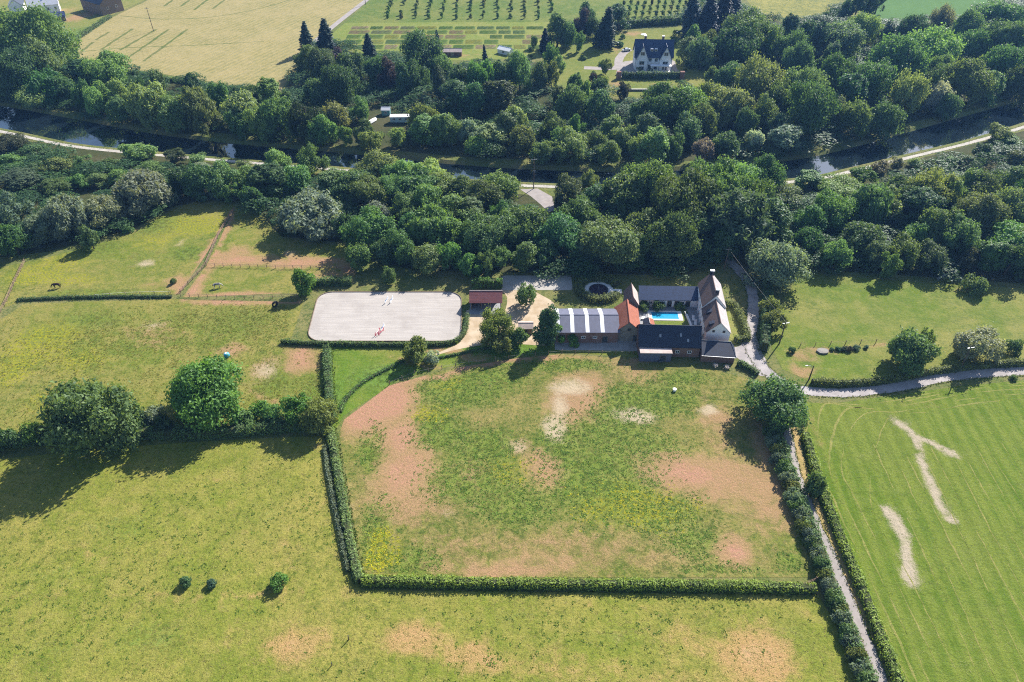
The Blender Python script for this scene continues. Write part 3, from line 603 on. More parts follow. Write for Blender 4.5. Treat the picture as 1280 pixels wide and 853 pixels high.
def plant(kind, px, py, rpx, tone, hmul=1.0, label=None, group=None, ground=False):
    """crown centre seen at (px, py), half width rpx"""
    global tree_n
    tree_n += 1; r = np.random.default_rng(5000+tree_n)
    x, y = G(px, py, 0)
    for _ in range(3):                              # settle the real size at its real distance
        rad = rpx*mpp(x, y)*(1.15 if kind in 'oa' and rpx < 45 and not (hmul < .66) else 1.0)
        if kind == 'o': h = (1.0*rad+4.4)
        elif kind == 'w': h = 1.0*rad+3.5
        elif kind == 'a': h = 1.25*rad+4.5
        elif kind == 'p': h = 2.7*rad+4.0
        elif kind == 'c': h = 2.5*rad+4.5
        else: h = 1.35*rad
        h *= hmul*(1.3 if y > 262 and kind in 'oa' and rad > 3.2 else 1.0)
        x, y = G(px, py, 0 if ground else h*(0.5 if kind != 'b' else 0.45))
    if 190 < y < 420 and kind != 'b':               # no tree stands in the river
        nb_, fb_ = NEARB[np.argmin(np.abs(NEARB[:,0]-x)), 1], FARB[np.argmin(np.abs(FARB[:,0]-x)), 1]
        if nb_-6 < y < fb_+1.5: y = fb_+1.5+r.uniform(0, 2) if (y > nb_+1 and py < 218) else nb_-6-r.uniform(0, 2)
    key = {'o': 'oL' if rad > 7 else 'oM' if rad > 4 else 'oS'}.get(kind, kind)
    if kind == 'o' and rad > 12.5: key = 'oX'
    if key == 'oL' and label.count('from the left'): key = ('a', 'w', 'oL', 'oL', 'oL')[int(r.integers(5))]
    if key == 'oM' and label.count('from the left') and r.uniform() < .2: key = 'p'
    me, tm, rn, hn = PROTO[key][int(r.integers(len(PROTO[key])))]
    nm, word, cat = KIND[kind]
    e = empty(nm, (x, y, 0), r.uniform(0, 6.28), label, cat, group)
    s = rad/rn; k_ = .16 if label and 'from the left' in label else .05; e.scale = (s*r.uniform(1-k_, 1+k_), s*r.uniform(1-k_, 1+k_), h/hn*r.uniform(1-k_*.6, 1+k_*1.5))
    e.rotation_euler = (r.normal()*k_*.35, r.normal()*k_*.35, r.uniform(0, 6.28))
    c = obj('crown', me, e); t = obj('trunk', tm, e)
    col = TONE[tone][0]; j = r.normal(size=3)*0.08+r.normal()*0.17; j[0] += .0 if kind == 'b' else r.uniform(-.1, .1); j *= 1.0 if label and 'from the left' in label else .3
    c.color = (max(0.2, col[0]*(1+j[0])), max(0.2, col[1]*(1+j[1])), max(0.2, col[2]*(1+j[2])), 1)
    TREES.append((e, rad, h))

    return e
def zone(phrase, group, text, hz=1.0):
    """text: 'kind tone x y r[ hmul]' separated by ';' ; labels count from the left inside the row"""
    rows = []
    for q in text.replace('\n', '').split(';'):
        q = q.split()
        if q: rows.append((q[0][0], q[0][1], float(q[1]), float(q[2]), float(q[3]), float(q[4]) if len(q) > 4 else 1.0))
    rows.sort(key=lambda a: a[2])
    for i, (k, tn, x, y, r_, hm) in enumerate(rows):
        plant(k, x, y, r_, tn, hm*hz, '%s %s, %s from the left %s' % (TONE[tn][1], KIND[k][1], ORD[i], phrase), group)

zone('in the left willow front edge', 'trees along the left wood edge', '''
ws 175 238 35;ws 125 263 29;ws 82 273 28;ws 48 281 25;od 14 298 21;om 112 298 11;os 14 262 21;bm 160 284 8;bs 212 250 11;bs 254 245 8;bs 267 244 8;bs -30 285 24''')
zone('in the scrub left below the towpath', 'scrub trees below the towpath',
'''od 25 228 24;om 72 232 19;ol 98 226 18;om 122 226 16;om 45 212 18;ol 70 207 19;om 12 205 19;od 15 181 19;ol 10 146 25;om 45 190 17;ol 75 197 11;om 105 204 13;om 136 205 13;ol 176 187 20;om 190 212 20;om 222 193 13;ol 250 192 12;os 252 210 15;om 276 207 12;ol 305 209 11;om 150 222 16;om -25 210 24''', 0.52)
zone('in the wood behind the willow edge', 'trees in the wood left of the arena',
'''om 230 222 19;od 250 226 19;om 281 226 21;om 310 224 19;od 335 228 20;ol 380 184 14 1.3;om 388 203 17;om 345 202 14;om 365 222 18;om 290 240 10;od 318 248 13;om 408 226 18''')
zone('between arena and river in the back row', 'trees between arena and towpath',
'''om 437 229 27;ol 456 194 14;ol 471 205 24;om 460 240 23;om 490 235 24;ol 502 207 21;om 520 230 24;ol 534 211 20;ol 547 230 24;om 580 237 18;om 602 244 27;om 622 232 22;od 590 262 18''', 0.8)
zone('in the middle row behind the arena', 'trees in the wood behind the arena',
'''ws 392 263 36;od 432 285 12;os 475 266 17;om 465 291 24;om 506 257 18;om 533 251 18;om 566 266 23;om 541 281 27;od 510 278 16;om 588 295 16;om 613 296 28;od 628 268 16''')
zone('in the front row behind the arena', 'trees along the arena meadow edge',
'''om 500 309 21;ol 536 319 21;ol 561 322 14;om 588 329 13;om 607 331 11;om 633 290 22;ol 655 321 16;od 480 318 12;om 626 322 14''')
zone('in the wood above the trampoline', 'trees in the wood behind the farm',
'''om 660 280 24;od 703 293 29;om 762 302 41;om 712 238 18;od 748 250 23;ol 735 221 11;om 788 244 27;ol 690 209 11;om 725 268 20;od 735 312 15;od 680 316 14;od 795 314 17''', 1.0)
zone('in the wood above the pool', 'trees in the wood behind the farm',
'''om 815 231 28;om 857 258 37;od 841 297 33;om 806 287 23;om 890 240 30;od 926 276 35;om 915 229 28;om 941 250 28;ol 823 208 18;ol 866 212 15;om 952 222 23;od 875 290 20;od 893 305 15;od 968 283 22;od 915 308 14;od 940 300 14''', 1.2)
zone('in the right wood along the towpath', 'trees in the right wood',
'''om 976 244 27;ol 1053 235 33;om 980 208 16;om 1012 224 15;ol 1100 207 13;os 1110 192 9;ol 1145 203 10;om 1165 209 13;ol 1186 202 14;om 1210 203 14;ol 1240 158 15;od 1230 189 13;ol 1260 177 15;om 1274 201 16;om 1080 219 14;om 1300 190 24''', 0.58)
zone('in the deep middle of the right wood', 'trees in the right wood',
'''om 1016 275 20;om 1043 263 26;od 1086 259 25;ol 1110 251 23;om 1131 239 23;ol 1160 238 25;om 1186 245 21;om 1205 232 20;om 1228 235 25;om 1231 268 25;ol 1261 262 25;om 1300 250 28;od 1150 262 20;om 1262 228 18''')
zone('along the front edge of the right wood', 'trees along the right meadow edge',
'''om 1043 318 17;od 1072 296 24;om 1131 316 17;ol 1147 290 18;om 1111 332 13;om 1173 286 21;od 1168 320 17;om 1206 300 24;om 1268 300 24;om 1236 320 19;od 1264 325 20;om 1210 324 13;bl 1220 354 18;om 1300 310 26;od 1015 303 18;od 1095 315 16''')
zone('on the far river bank, left stretch', 'trees on the far left bank',
'''om 30 52 40;od 14 90 33;om 50 84 27;od 57 106 19;om 135 86 24;od 100 92 17;od 76 108 14;om 105 119 12;om 128 119 12;ol 151 121 14;ol 186 129 20;om 141 141 13;ol 112 133 12;om 217 141 19;ol 251 139 21;od 240 111 10;om 197 104 9;od 172 111 11;om 276 121 13;ol 300 141 19;od 310 119 12;om 296 156 14;bl 88 122 7;bo 82 127 6''')
zone('on the bank below the stubble field', 'trees on the far bank, middle',
'''om 335 121 13;om 356 121 7;om 346 153 19;ol 326 156 14;om 383 153 20;ol 420 143 15;om 402 161 15;ol 432 170 8;om 455 163 12;bl 476 168 6;ol 496 172 9;oo 527 144 17;om 532 166 18;ol 553 163 12;ol 566 166 13;os 586 168 14;ol 615 172 17;om 600 181 13;om 636 161 13;om 450 133 12''')
zone('in the dark grove above the caravan', 'trees in the grove beside the allotments',
'''cd 405 44 14;cd 382 46 11;om 387 73 15;od 405 87 17;ok 420 78 11;od 437 86 15;od 395 114 16;od 425 110 18;cd 460 58 9;od 470 87 15;ok 485 92 13;pd 505 100 11;od 525 67 24;om 546 76 18;od 517 96 16;cn 547 52 5;pd 550 106 11''')
zone('in the row beside the grove', 'trees in the grove beside the allotments',
'''pm 575 101 12;od 570 121 17;om 600 101 18;od 595 122 17;pm 625 96 12;om 622 121 18;cd 607 72 5;om 650 93 19;bm 640 70 6;om 678 97 11;pm 715 107 10;pm 697 122 9;om 713 131 16;ol 732 118 10;od 752 132 18;ok 780 115 8;om 797 142 12;bl 655 133 8''')
zone('by the river below the villa', 'trees on the far bank below the villa',
'''om 655 176 16;ol 645 156 13;om 690 160 13;ol 715 182 18;om 700 176 16;ol 745 176 15;om 760 161 13;ol 780 171 15;ol 800 186 15;om 722 156 11;od 812 160 18;od 860 166 19;ov 880 190 10;ov 942 176 10;od 932 156 13;om 676 190 13;om 760 190 14;om 838 186 14;od 905 180 14''')
zone('in the group right of the villa', 'trees beside the villa garden',
'''om 830 132 26;om 862 130 26;ol 888 124 22;ol 912 132 25;om 935 43 28;od 922 57 23;om 952 52 20;od 912 96 15;om 892 97 9;om 950 106 26;om 955 140 19;cn 870 22 15;cn 886 22 16;cn 902 14 16;cn 918 8 15;om 880 152 17''')
zone('around the villa garden', 'trees in the villa garden',
'''pm 697 36 13;cn 682 50 8;cd 758 32 16;od 775 22 11;ok 727 30 11;od 742 34 9;om 668 52 5;od 712 44 10;bd 664 62 4;bd 662 70 4;bd 660 78 4;bm 754 78 5;bl 759 84 4;om 758 84 6;ok 740 98 4;oo 756 103 5;od 748 110 8;bd 778 46 4;bd 775 55 5;bm 842 50 5;bm 846 42 5;bd 860 82 5;bd 868 80 4;bd 876 82 5;bo 856 88 3;by 814 88 3;bo 798 86 4;om 862 62 12;od 878 70 13;om 885 55 14;om 866 45 10;od 735 20 10;om 722 52 7;om 686 72 8;ol 700 80 7;om 690 95 9;od 720 112 9;bm 730 72 4;bm 742 92 4''')
zone('in the far right forest, lower slope', 'trees in the far right forest',
'''os 980 175 16;od 975 158 15;om 1002 108 26;om 975 121 20;od 1010 142 25;ol 1045 98 20;os 1045 143 12;ol 1070 148 19;om 1092 101 22;od 1107 149 18;ol 1135 120 20;ov 1172 123 15;om 1207 101 26;om 1235 108 16;om 1160 110 17;od 1060 122 17;od 1185 128 14''')
zone('in the far right forest, upper slope', 'trees in the far right forest',
'''om 1120 77 30;os 1050 50 25;ol 1080 34 22;pn 1020 58 14;pn 987 36 11;pd 1004 44 12;pn 1110 46 13;od 1140 40 17;ol 1168 60 27;os 1177 24 15;om 1210 30 21;om 1250 16 23;om 1217 52 21;om 1260 52 25;om 1255 84 23;od 1272 102 18;pd 1035 74 12;od 985 62 18;od 1000 80 18;om 1300 60 28;om 1180 90 18;ok 978 78 7''')
zone('in the dark row ending the yellow meadow', 'trees beside the yellow meadow',
'''od 1060 10 9;od 1072 7 10;od 1085 5 10;od 1098 3 9;bd 985 28 7;bd 995 29 7;bd 1006 30 7;bd 1018 26 7;bd 1032 20 7;bd 1045 14 7''')

def one(kind, tone, px, py, r_, label, hm=1.0, group=None): return plant(kind, px, py, r_, tone, hm, label, group)
one('a','m',107,512,56,'wide loose-crowned ash in the hedgerow at the far left', 1.08)
one('o','g',257,487,55,'large fresh green domed tree in the hedgerow, casting a wide shadow', 1.15)
one('o','g',372,512,18,'small dark green tree where the two hedges meet', 1.0)
one('o','o',395,517,20,'olive green round tree at the corner of the paddock hedge', 1.0)
one('o','m',970,500,34,'big leafy tree at the fork of lane and farm track', 0.95)
one('o','s',974,328,31,'large tree on the meadow side of the lane opposite the white house', 1.05)
one('o','o',966,384,12,'small shrubby tree in the hedge across the lane from the house garden', 0.8)
one('o','o',970,402,13,'shrubby tree at the lane hedge end nearest the meadow gate', 0.8)
one('o','m',447,321,14,'round-headed tree at the corner of the red earth paddock', 1.05)
one('o','g',379,352,12,'young round-crowned tree at the left end of the arena hedge', 1.1)
one('o','m',486,344,9,'small ball-shaped tree on the grass behind the arena', 0.8)
one('o','o',518,437,15,'bronze-tinged small tree at the arena front corner', 0.85)
one('b','v',541,446,11,'white flowering bush beside the bronze-tinged tree', 1.3)
one('a','o',622,408,19,'loose olive tree standing in the farm yard', 1.0)
one('o','o',627,430,12,'low olive tree below the farm yard', 0.8)
one('o','m',646,420,12,'small green tree beside the little yard shed', 0.8)
one('p','d',684,408,16,'tall dense dark tree at the left end of the skylight barn', 0.95)
one('o','g',700,416,9,'small tree in front of the skylight barn, left', 0.8)
one('b','g',716,424,10,'rounded bush in front of the skylight barn', 1.2)
one('o','m',659,369,12,'round tree between shelter and skylight barn', 0.9)
one('o','m',1140,438,26,'dense dark green tree beside the road in the right meadow', 1.0)
one('o','l',1158,425,10,'light green small tree leaning behind the dense roadside tree', 1.0)
one('o','t',1222,431,24,'beige blossoming tree beside the road in the right meadow', 0.85)
one('b','d',1266,432,12,'dark bush near the right end of the meadow', 1.3)
one('b','m',1268,472,5,'small bush on the road verge opposite the dark bush', 1.0)
one('b','m',1020,607,15,'rounded shrub on the right side of the farm track', 1.7)
one('b','d',231,727,8,'left of the two small bushes in the pasture', 1.15)
one('b','n',264,729,7,'thin wispy bush, right of the pair in the pasture', 1.0)
one('b','g',350,727,13,'round lone bush beside a bare patch in the pasture', 1.05)
one('b','m',216,352,4,'tiny bush at the fence corner of the horse paddock', 1.4)
one('b','d',990,437,5,'dark small bush by the meadow gate', 1.2)
one('b','m',628,398,6,'small bush at the right side of the open shelter', 1.0)
one('b','m',806,383,8,'climbing bush at the left of the long stable front', 1.0)
one('b','d',824,383,9,'bush in the middle of the long stable front', 1.0)
one('b','l',850,382,7,'light bush right of the stable doors', 1.0)
one('b','l',858,392,3,'little bush at the pool lawn corner', 1.0)
# shrubs of the tangled row along the farm track
ROWSHRUBS = [(964,541,12,'m'),(968,552,11,'s'),(974,563,12,'o'),(973,574,11,'s'),(980,585,12,'m'),(985,597,12,'s'),(989,609,11,'o'),(992,620,12,'s'),(998,632,11,'m'),(1001,644,12,'s'),(1006,656,12,'o'),(1012,668,12,'s'),(1016,680,11,'m'),(1021,692,12,'s'),(1026,704,12,'m'),(1031,717,11,'o'),(1036,731,12,'s'),(1043,746,13,'m'),(1049,760,12,'o'),(1054,775,13,'s'),(1058,789,12,'m'),(1064,804,12,'s'),(1070,820,13,'o'),(1077,836,12,'s'),(1083,852,13,'m')]
for i, (x, y, r_, tn) in enumerate(ROWSHRUBS):
    plant('b', x, y, r_, tn, 1.1, '%s shrub, %s down from the lane fork in the farm track row' % (TONE[tn][1], ORD[i]), 'shrubs in the row along the farm track')
for i, (x, y, r_, tn) in enumerate([(10,550,16,'m'),(40,545,16,'g'),(62,540,15,'m'),(170,525,17,'m'),(190,520,15,'s'),(205,530,13,'d'),(305,520,15,'m'),(325,515,14,'g'),(345,518,14,'m'),(-25,555,20,'m')]):
    plant('b', x, y, r_, tn, 1.25, '%s bush, %s from the left along the hedgerow above the pasture' % (TONE[tn][1], ORD[[10,40,62,170,190,205,305,325,345,-25].index(x)+1 if x >= 0 else 0]), 'bushes of the pasture hedgerow')

# undergrowth of the woods: a leafy mass between the trunks
def undergrowth(name, polypx, spacing, seed, avoid):
    poly = GP(polypx); P = np.array(poly); r = np.random.default_rng(seed); x0, y0 = P.min(0); x1, y1 = P.max(0)
    gx, gy = np.meshgrid(np.arange(max(x0, -330), min(x1, 330), spacing), np.arange(y0, min(y1, 520), spacing)); q = np.stack([gx.ravel(), gy.ravel()], 1); q += r.uniform(-.45, .45, q.shape)*spacing
    q = q[inpoly(q, poly)]
    u = q[:,0]/(q[:,1]*math.cos(PITCH)+HCAM*math.sin(PITCH))*FPX; q = q[np.abs(u) < 700]
    keep = np.ones(len(q), bool)
    for e, rad, h in TREES:
        if h > 4: keep &= np.hypot(q[:,0]-e.location.x, q[:,1]-e.location.y) > rad*0.55
    for ln, d in avoid:
        L = np.array(ln)[:, :2]; keep &= np.min(np.hypot(q[:,None,0]-L[None,:,0], q[:,None,1]-L[None,:,1]), axis=1) > d
    q = q[keep]; Vs = []; lvs = []
    base = [crown_broad(300+k, 1.0, 1.0, 1100, 0.105, 10, (0.36, 0.6), 1.1, 0, 'dome') for k in range(4)]
    for i, p in enumerate(q):
        V, F, lv, *_ = base[i % 4]; a = r.uniform(0, 6.28); s = r.uniform(.42, .8)*spacing; hz = r.uniform(1.2, 3.0); c, sn = math.cos(a), math.sin(a)
        W_ = np.column_stack([(V[:,0]*c-V[:,1]*sn)*s+p[0], (V[:,0]*sn+V[:,1]*c)*s+p[1], (V[:,2]+.85)*hz]); Vs.append(W_); lvs.append(np.clip(lv*.6+r.uniform(0, .4), 0, 1))
    V = np.concatenate(Vs); V[:,2] = np.maximum(V[:,2], .05)
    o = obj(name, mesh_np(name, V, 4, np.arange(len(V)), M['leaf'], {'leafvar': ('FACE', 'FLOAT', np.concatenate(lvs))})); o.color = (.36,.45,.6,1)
    tag(o, 'leafy undergrowth filling the wood between the trees', None, None, 'stuff'); print('UNDERGROWTH', name, len(q))
quay_pts = [G(x, y) for x, y in ((655,240),(665,240),(672,246),(680,254),(688,260),(660,246),(684,266),(676,262))]
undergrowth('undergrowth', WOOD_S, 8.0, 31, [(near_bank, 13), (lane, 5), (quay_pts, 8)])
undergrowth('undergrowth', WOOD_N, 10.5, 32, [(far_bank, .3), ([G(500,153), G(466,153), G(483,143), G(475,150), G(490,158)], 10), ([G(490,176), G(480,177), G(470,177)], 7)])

# hedges ------------------------------------------------------------------
def hedge(pts, w, h, label, tone='m', dens=26, leaf=0.25, rough=0.3, closed=False, name='hedge', group=None):
    line = pts+[pts[0]] if closed else pts
    P = [np.array(p[:2], float) for p in line]; seg = [np.linalg.norm(b-a) for a, b in zip(P[:-1], P[1:])]; L = sum(seg); cum = np.concatenate([[0], np.cumsum(seg)])
    r = np.random.default_rng(int(L*97)+len(pts)); o = P[0]
    per = w+2*h; n = int(L*per*dens)
    s = r.uniform(0, L, n); u = r.uniform(0, per, n); idx = np.clip(np.searchsorted(cum, s, side='right')-1, 0, len(seg)-1)
    f = (s-cum[idx])/np.array(seg)[idx]; A = np.array(P)[idx]; B = np.array(P)[idx+1]
    C = A+(B-A)*f[:,None]; T = (B-A)/np.linalg.norm(B-A, axis=1, keepdims=True); Nn = np.stack([-T[:,1], T[:,0]], 1)
    lat = np.where(u < h, -w/2, np.where(u < h+w, u-h-w/2, w/2)); z = np.where(u < h, u, np.where(u < h+w, h, per-u))
    nl = np.where(u < h, -1.0, np.where(u < h+w, 0.0, 1.0)); nz = np.where((u >= h) & (u < h+w), 1.0, 0.1)
    # rounded shoulders and an uneven, clipped surface
    k0 = L*1.7; wob = 0.5*np.sin(s*0.9+3+k0)+0.45*np.sin(s*2.3+1+k0)+0.5*np.sin(s*0.33+k0)+0.35*np.sin(s*5.1+k0)+0.3*np.sin(s*0.13)
    sc_ = 1+rough*0.5*wob; z = z*(1+rough*0.55*wob); edge = np.clip(z/h, 0, 1)**4; lat = lat*(1-0.22*edge)*sc_
    D = r.normal(size=n)*rough*0.5
    pos = np.column_stack([C+Nn*(lat+nl*D)[:,None], np.clip(z+nz*D, 0.03, None)])
    nrm = np.column_stack([Nn*nl[:,None], nz+0.4])
    V, F = leaves(pos, nrm, leaf, r, 1.1, 0, 0.6)
    V = V-np.array([o[0], o[1], 0])
    lv = np.clip(r.uniform(0, 1, n)*0.7+0.3*(0.5+0.5*np.sin(s*1.3)), 0, 1)
    e = empty(name, (o[0], o[1], 0), 0, label, 'hedge', group)
    fo = obj('foliage', mesh_np('hedge_foliage', V, 4, F, M['leaf'], {'leafvar': ('FACE', 'FLOAT', lv)}), e)
    fo.color = TONE[tone][0]+(1,)
    # twiggy body
    m = MB(); ring = []
    for i, p in enumerate(P):
        t = P[min(i+1, len(P)-1)]-P[max(i-1, 0)]; t = t/(np.linalg.norm(t)+1e-9); q = np.array([-t[1], t[0]]); c = p-o
        ring.append([(c[0]+q[0]*a, c[1]+q[1]*a, zz) for a, zz in ((-w*0.4, 0), (-w*0.38, h*0.75), (-w*0.25, h*0.9), (w*0.25, h*0.9), (w*0.38, h*0.75), (w*0.4, 0))])
    vv = [q for rg in ring for q in rg]; ff = []
    for i in range(len(ring)-1):
        for k in range(5): ff.append((i*6+k, i*6+k+1, i*6+6+k+1, i*6+6+k))
    ff += [(0,1,2,3,4,5), tuple(len(vv)-1-k for k in range(6))]
    m.add(vv, ff); b = m.build('branches', M['hedge_body'], e); return e
M['hedge_body'] = plain('hedge_twigs', (0.045,0.055,0.022), 1.0, 0.4, 3, 0.8)
hl = lambda pts, k=4: resample(GP(smooth_line(pts, k)), 1.2)
hedge(hl([(452,728),(600,731),(760,733),(900,735),(1018,738)]), 1.6, 1.5, 'long clipped hedge along the bottom of the central paddock', 'y', 30)
hedge(hl([(412,536),(417,560),(424,600),(434,660),(446,715),(452,728)]), 1.5, 1.4, 'clipped hedge down the left side of the central paddock', 'l', 28)
hedge(hl([(406,560),(412,600),(424,660),(436,715)]), 0.9, 0.9, 'low thin hedge just outside the paddock, along the pasture side', 's', 22, 0.2)
hedge(hl([(409,438),(410,470),(413,505),(416,528)]), 1.7, 1.7, 'hedge between the rough meadow and the grass bank', 'm')
hedge(hl([(352,429),(380,431),(410,432),(470,433),(530,433),(560,431),(575,425),(582,412),(584,396)]), 1.0, 1.2, 'low clipped hedge curving round the front of the riding arena', 'm', 28, 0.2)
hedge(hl([(383,364),(395,357),(420,356),(441,356)]), 1.8, 2.0, 'short dark hedge at the top left corner of the arena', 'm')
hedge(hl([(590,359),(608,358.5),(628,359)]), 1.6, 2.6, 'tall hedge behind the open shelter', 'g')
cx, cy = 24.5, 165.4
hedge([(cx+5.6*math.cos(a), cy+5.2*math.sin(a)) for a in [math.radians(20+k*12) for k in range(27)]], 2.6, 1.5, 'ring hedge around the round sunken trampoline', 'o', 30, 0.22)
hedge(hl([(0,556),(60,552),(130,548),(200,545),(260,545),(320,540),(375,535),(400,535)]), 2.6, 2.3, 'long rough hedgerow between meadow and pasture', 'm', 20, 0.3, 0.4)
hedge(hl([(-200,575),(-100,566),(-5,557)]), 2.6, 2.3, 'rough hedgerow running off the left edge', 'm', 16, 0.3, 0.4)
hedge(hl([(1006,545),(1022,600),(1046,665),(1075,735),(1106,815),(1140,900)]), 2.0, 1.4, 'bright straight hedge on the field side of the farm track', 'y', 26)
hedge(hl([(968,545),(984,590),(1000,635),(1022,690),(1038,740),(1060,795),(1086,858)]), 2.4, 1.9, 'tangled hedge along the left of the farm track', 'm', 20, 0.28, 0.4)
hedge(hl([(1014,480),(1060,482),(1110,477),(1170,466),(1230,459),(1300,455)]), 1.4, 1.6, 'clipped roadside hedge along the right meadow', 'o', 26)
hedge(hl([(957,350),(958,380),(955,410),(954,440)]), 2.2, 3.2, 'hedge on the meadow side of the lane', 'd', 20)
hedge([(58.3,158.4),(61.2,157.6),(61.4,150),(61.2,143.4),(57.6,142.8)], 1.6, 1.5, 'clipped hedge around the small house garden', 'o', 28)
hedge(hl([(922,455),(936,462),(946,470)]), 1.4, 1.3, 'short hedge between low extension and lane', 'm')
hedge(hl([(22,376),(90,373),(150,372),(215,372)]), 1.1, 0.7, 'low overgrown strip hedge below the upper meadow', 'd', 20, 0.25, 0.4)
hedge(hl([(520,452),(555,447),(600,438),(640,432)]), 0.7, 0.6, 'tiny border hedge along the farm yard slope', 'g', 26, 0.18)
hedge(hl([(425,516),(432,500),(452,480),(480,464),(505,452)]), 1.1, 0.6, 'low curved hedge on the grass bank', 'g', 22, 0.22, 0.4)
hedge(hl([(777,98),(805,98.5),(835,98),(852,97)]), 2.2, 2.8, 'clipped dark hedge in front of the villa', 'd', 10, 0.4)
hedge(hl([(700,38),(745,37),(800,33),(850,30)]), 3.0, 3.5, 'tall dark hedge behind the villa garden', 'd', 6, 0.5, 0.4)
hedge(hl([(160,92),(230,104),(300,114),(348,118)]), 2.0, 1.4, 'low green hedge along the bottom of the stubble field', 'm', 8, 0.4, 0.4)
hedge(hl([(80,58),(100,47),(138,22)]), 2.4, 1.6, 'leafy hedge between cottage garden and stubble field', 'm', 8, 0.4, 0.4)

# ================================================================== BUILDINGS
def gable(e, x0, x1, y0, y1, he, hr, axis, wall, roofA, roofB=None, over=0.3, th=0.16, base=0.0, wname='wall'):
    """walls with gable ends and two roof slopes, in e's own coordinates. roofA: front/left slope"""
    roofB = roofB or roofA; m = MB()
    if axis == 'x':
        ym = (y0+y1)/2
        m.add([(x0,y0,base),(x0,y1,base),(x0,y1,he),(x0,ym,hr),(x0,y0,he),(x1,y0,base),(x1,y1,base),(x1,y1,he),(x1,ym,hr),(x1,y0,he)],
              [(0,1,2,3,4),(9,8,7,6,5),(0,4,9,5),(1,6,7,2),(0,5,6,1),(4,3,8,9),(3,2,7,8)])
    else:
        xm = (x0+x1)/2
        m.add([(x0,y0,base),(x1,y0,base),(x1,y0,he),(xm,y0,hr),(x0,y0,he),(x0,y1,base),(x1,y1,base),(x1,y1,he),(xm,y1,hr),(x0,y1,he)],
              [(0,1,2,3,4),(9,8,7,6,5),(0,4,9,5),(1,6,7,2),(0,5,6,1),(4,3,8,9),(3,2,7,8)])
    w = m.build(wname, wall, e)
    half = ((y1-y0) if axis == 'x' else (x1-x0))/2; k = (hr-he)/half; dz = 0.03
    for s, mt in ((-1, roofA), (1, roofB)):
        a0 = half+over; zz = he-k*over+dz; q = MB()
        if axis == 'x':
            ym = (y0+y1)/2; xa, xb = x0-over, x1+over
            lo = [(xa, ym+s*a0, zz), (xb, ym+s*a0, zz)]; hi = [(xa, ym+s*0.004, hr+dz), (xb, ym+s*0.004, hr+dz)]
        else:
            xm = (x0+x1)/2; ya, yb = y0-over, y1+over
            lo = [(xm+s*a0, ya, zz), (xm+s*a0, yb, zz)]; hi = [(xm+s*0.004, ya, hr+dz), (xm+s*0.004, yb, hr+dz)]
        b = lo+hi[::-1]; t = [(p[0], p[1], p[2]+th) for p in b]
        q.add(b+t, [(0,1,2,3),(7,6,5,4),(0,4,5,1),(1,5,6,2),(2,6,7,3),(3,7,4,0)])
        q.build('roof_slope', mt, e)
    q = MB()
    if axis == 'x': q.tube([(x0-over-.02, (y0+y1)/2, hr+th), (x1+over+.02, (y0+y1)/2, hr+th)], [0.13, 0.13], 6)
    else: q.tube([((x0+x1)/2, y0-over-.02, hr+th), ((x0+x1)/2, y1+over+.02, hr+th)], [0.13, 0.13], 6)
    q.build('ridge_cap', roofA, e)
    return w
AX = {'S': ((1,0,0),(0,-1,0)), 'N': ((-1,0,0),(0,1,0)), 'E': ((0,1,0),(1,0,0)), 'W': ((0,-1,0),(-1,0,0))}
def window(e, x, y, z, w, h, face='S', name='window', fm=None, pm=None, door=False):
    t, n = (Vector(v) for v in AX[face]); c = Vector((x, y, z)); fw = 0.1
    def bx(m, u0, u1, z0, z1, d0, d1):
        P = [c+t*u+n*d+Vector((0,0,zz)) for d in (d0, d1) for u, zz in ((u0,z0),(u1,z0),(u1,z1),(u0,z1))]
        m.add(P, [(0,1,2,3),(7,6,5,4),(0,4,5,1),(1,5,6,2),(2,6,7,3),(3,7,4,0)])
    m = MB(); bx(m, -w/2-fw, -w/2, -h/2-fw, h/2+fw, 0.0, 0.07); bx(m, w/2, w/2+fw, -h/2-fw, h/2+fw, 0.0, 0.07)
    bx(m, -w/2, w/2, h/2, h/2+fw, 0.0, 0.07)
    if not door: bx(m, -w/2, w/2, -h/2-fw, -h/2, 0.0, 0.1); bx(m, -0.03, 0.03, -h/2, h/2, 0.03, 0.06)
    f = m.build(name, fm or M['frame_white'], e)
    m = MB(); bx(m, -w/2, w/2, -h/2, h/2, -0.05, 0.025); m.build('pane' if not door else 'leaf_panel', pm or M['glass'], f)
    return f
def chimney(e, x, y, z0, z1, w=0.8, d=0.6, mat=None):
    m = MB(); m.box(x-w/2, x+w/2, y-d/2, y+d/2, z0, z1); c = m.build('chimney', mat or M['brick'], e)
    m = MB(); m.box(x-w/2-.08, x+w/2+.08, y-d/2-.08, y+d/2+.08, z1+.002, z1+.14); m.build('chimney_cap', M['frame_white'], c)
    return c
# skylight barn
e = empty('barn', (19.3, 147.0, 0), 0, 'grey roofed barn with white skylight strips and brick wall', 'barn')
gable(e, -7.9, 7.9, -4.7, 4.7, 3.6, 5.3, 'x', M['brick'], M['sheet_grey'], M['sheet_grey'], 0.35)
kx = (5.3-3.6)/4.7
for x in (-7.55, -3.85, 0.0, 3.85):
    for s in (-1, 1):
        m = MB(); yl = s*5.02; zl = 5.3-kx*5.02; o_ = 0.03+0.16+0.02
        P = [(x-.5, yl, zl+o_), (x+.5, yl, zl+o_), (x+.5, s*.12, 5.3-kx*.12+o_), (x-.5, s*.12, 5.3-kx*.12+o_)]
        m.add(P+[(a, b, c+.04) for a, b, c in P], [(0,1,2,3),(7,6,5,4),(0,4,5,1),(1,5,6,2),(2,6,7,3),(3,7,4,0)]); m.build('skylight', M['skylight'], e)
window(e, 4.6, -4.7, 1.1, 1.3, 2.0, 'S', 'door', M['wood'], M['dark_metal'], True)
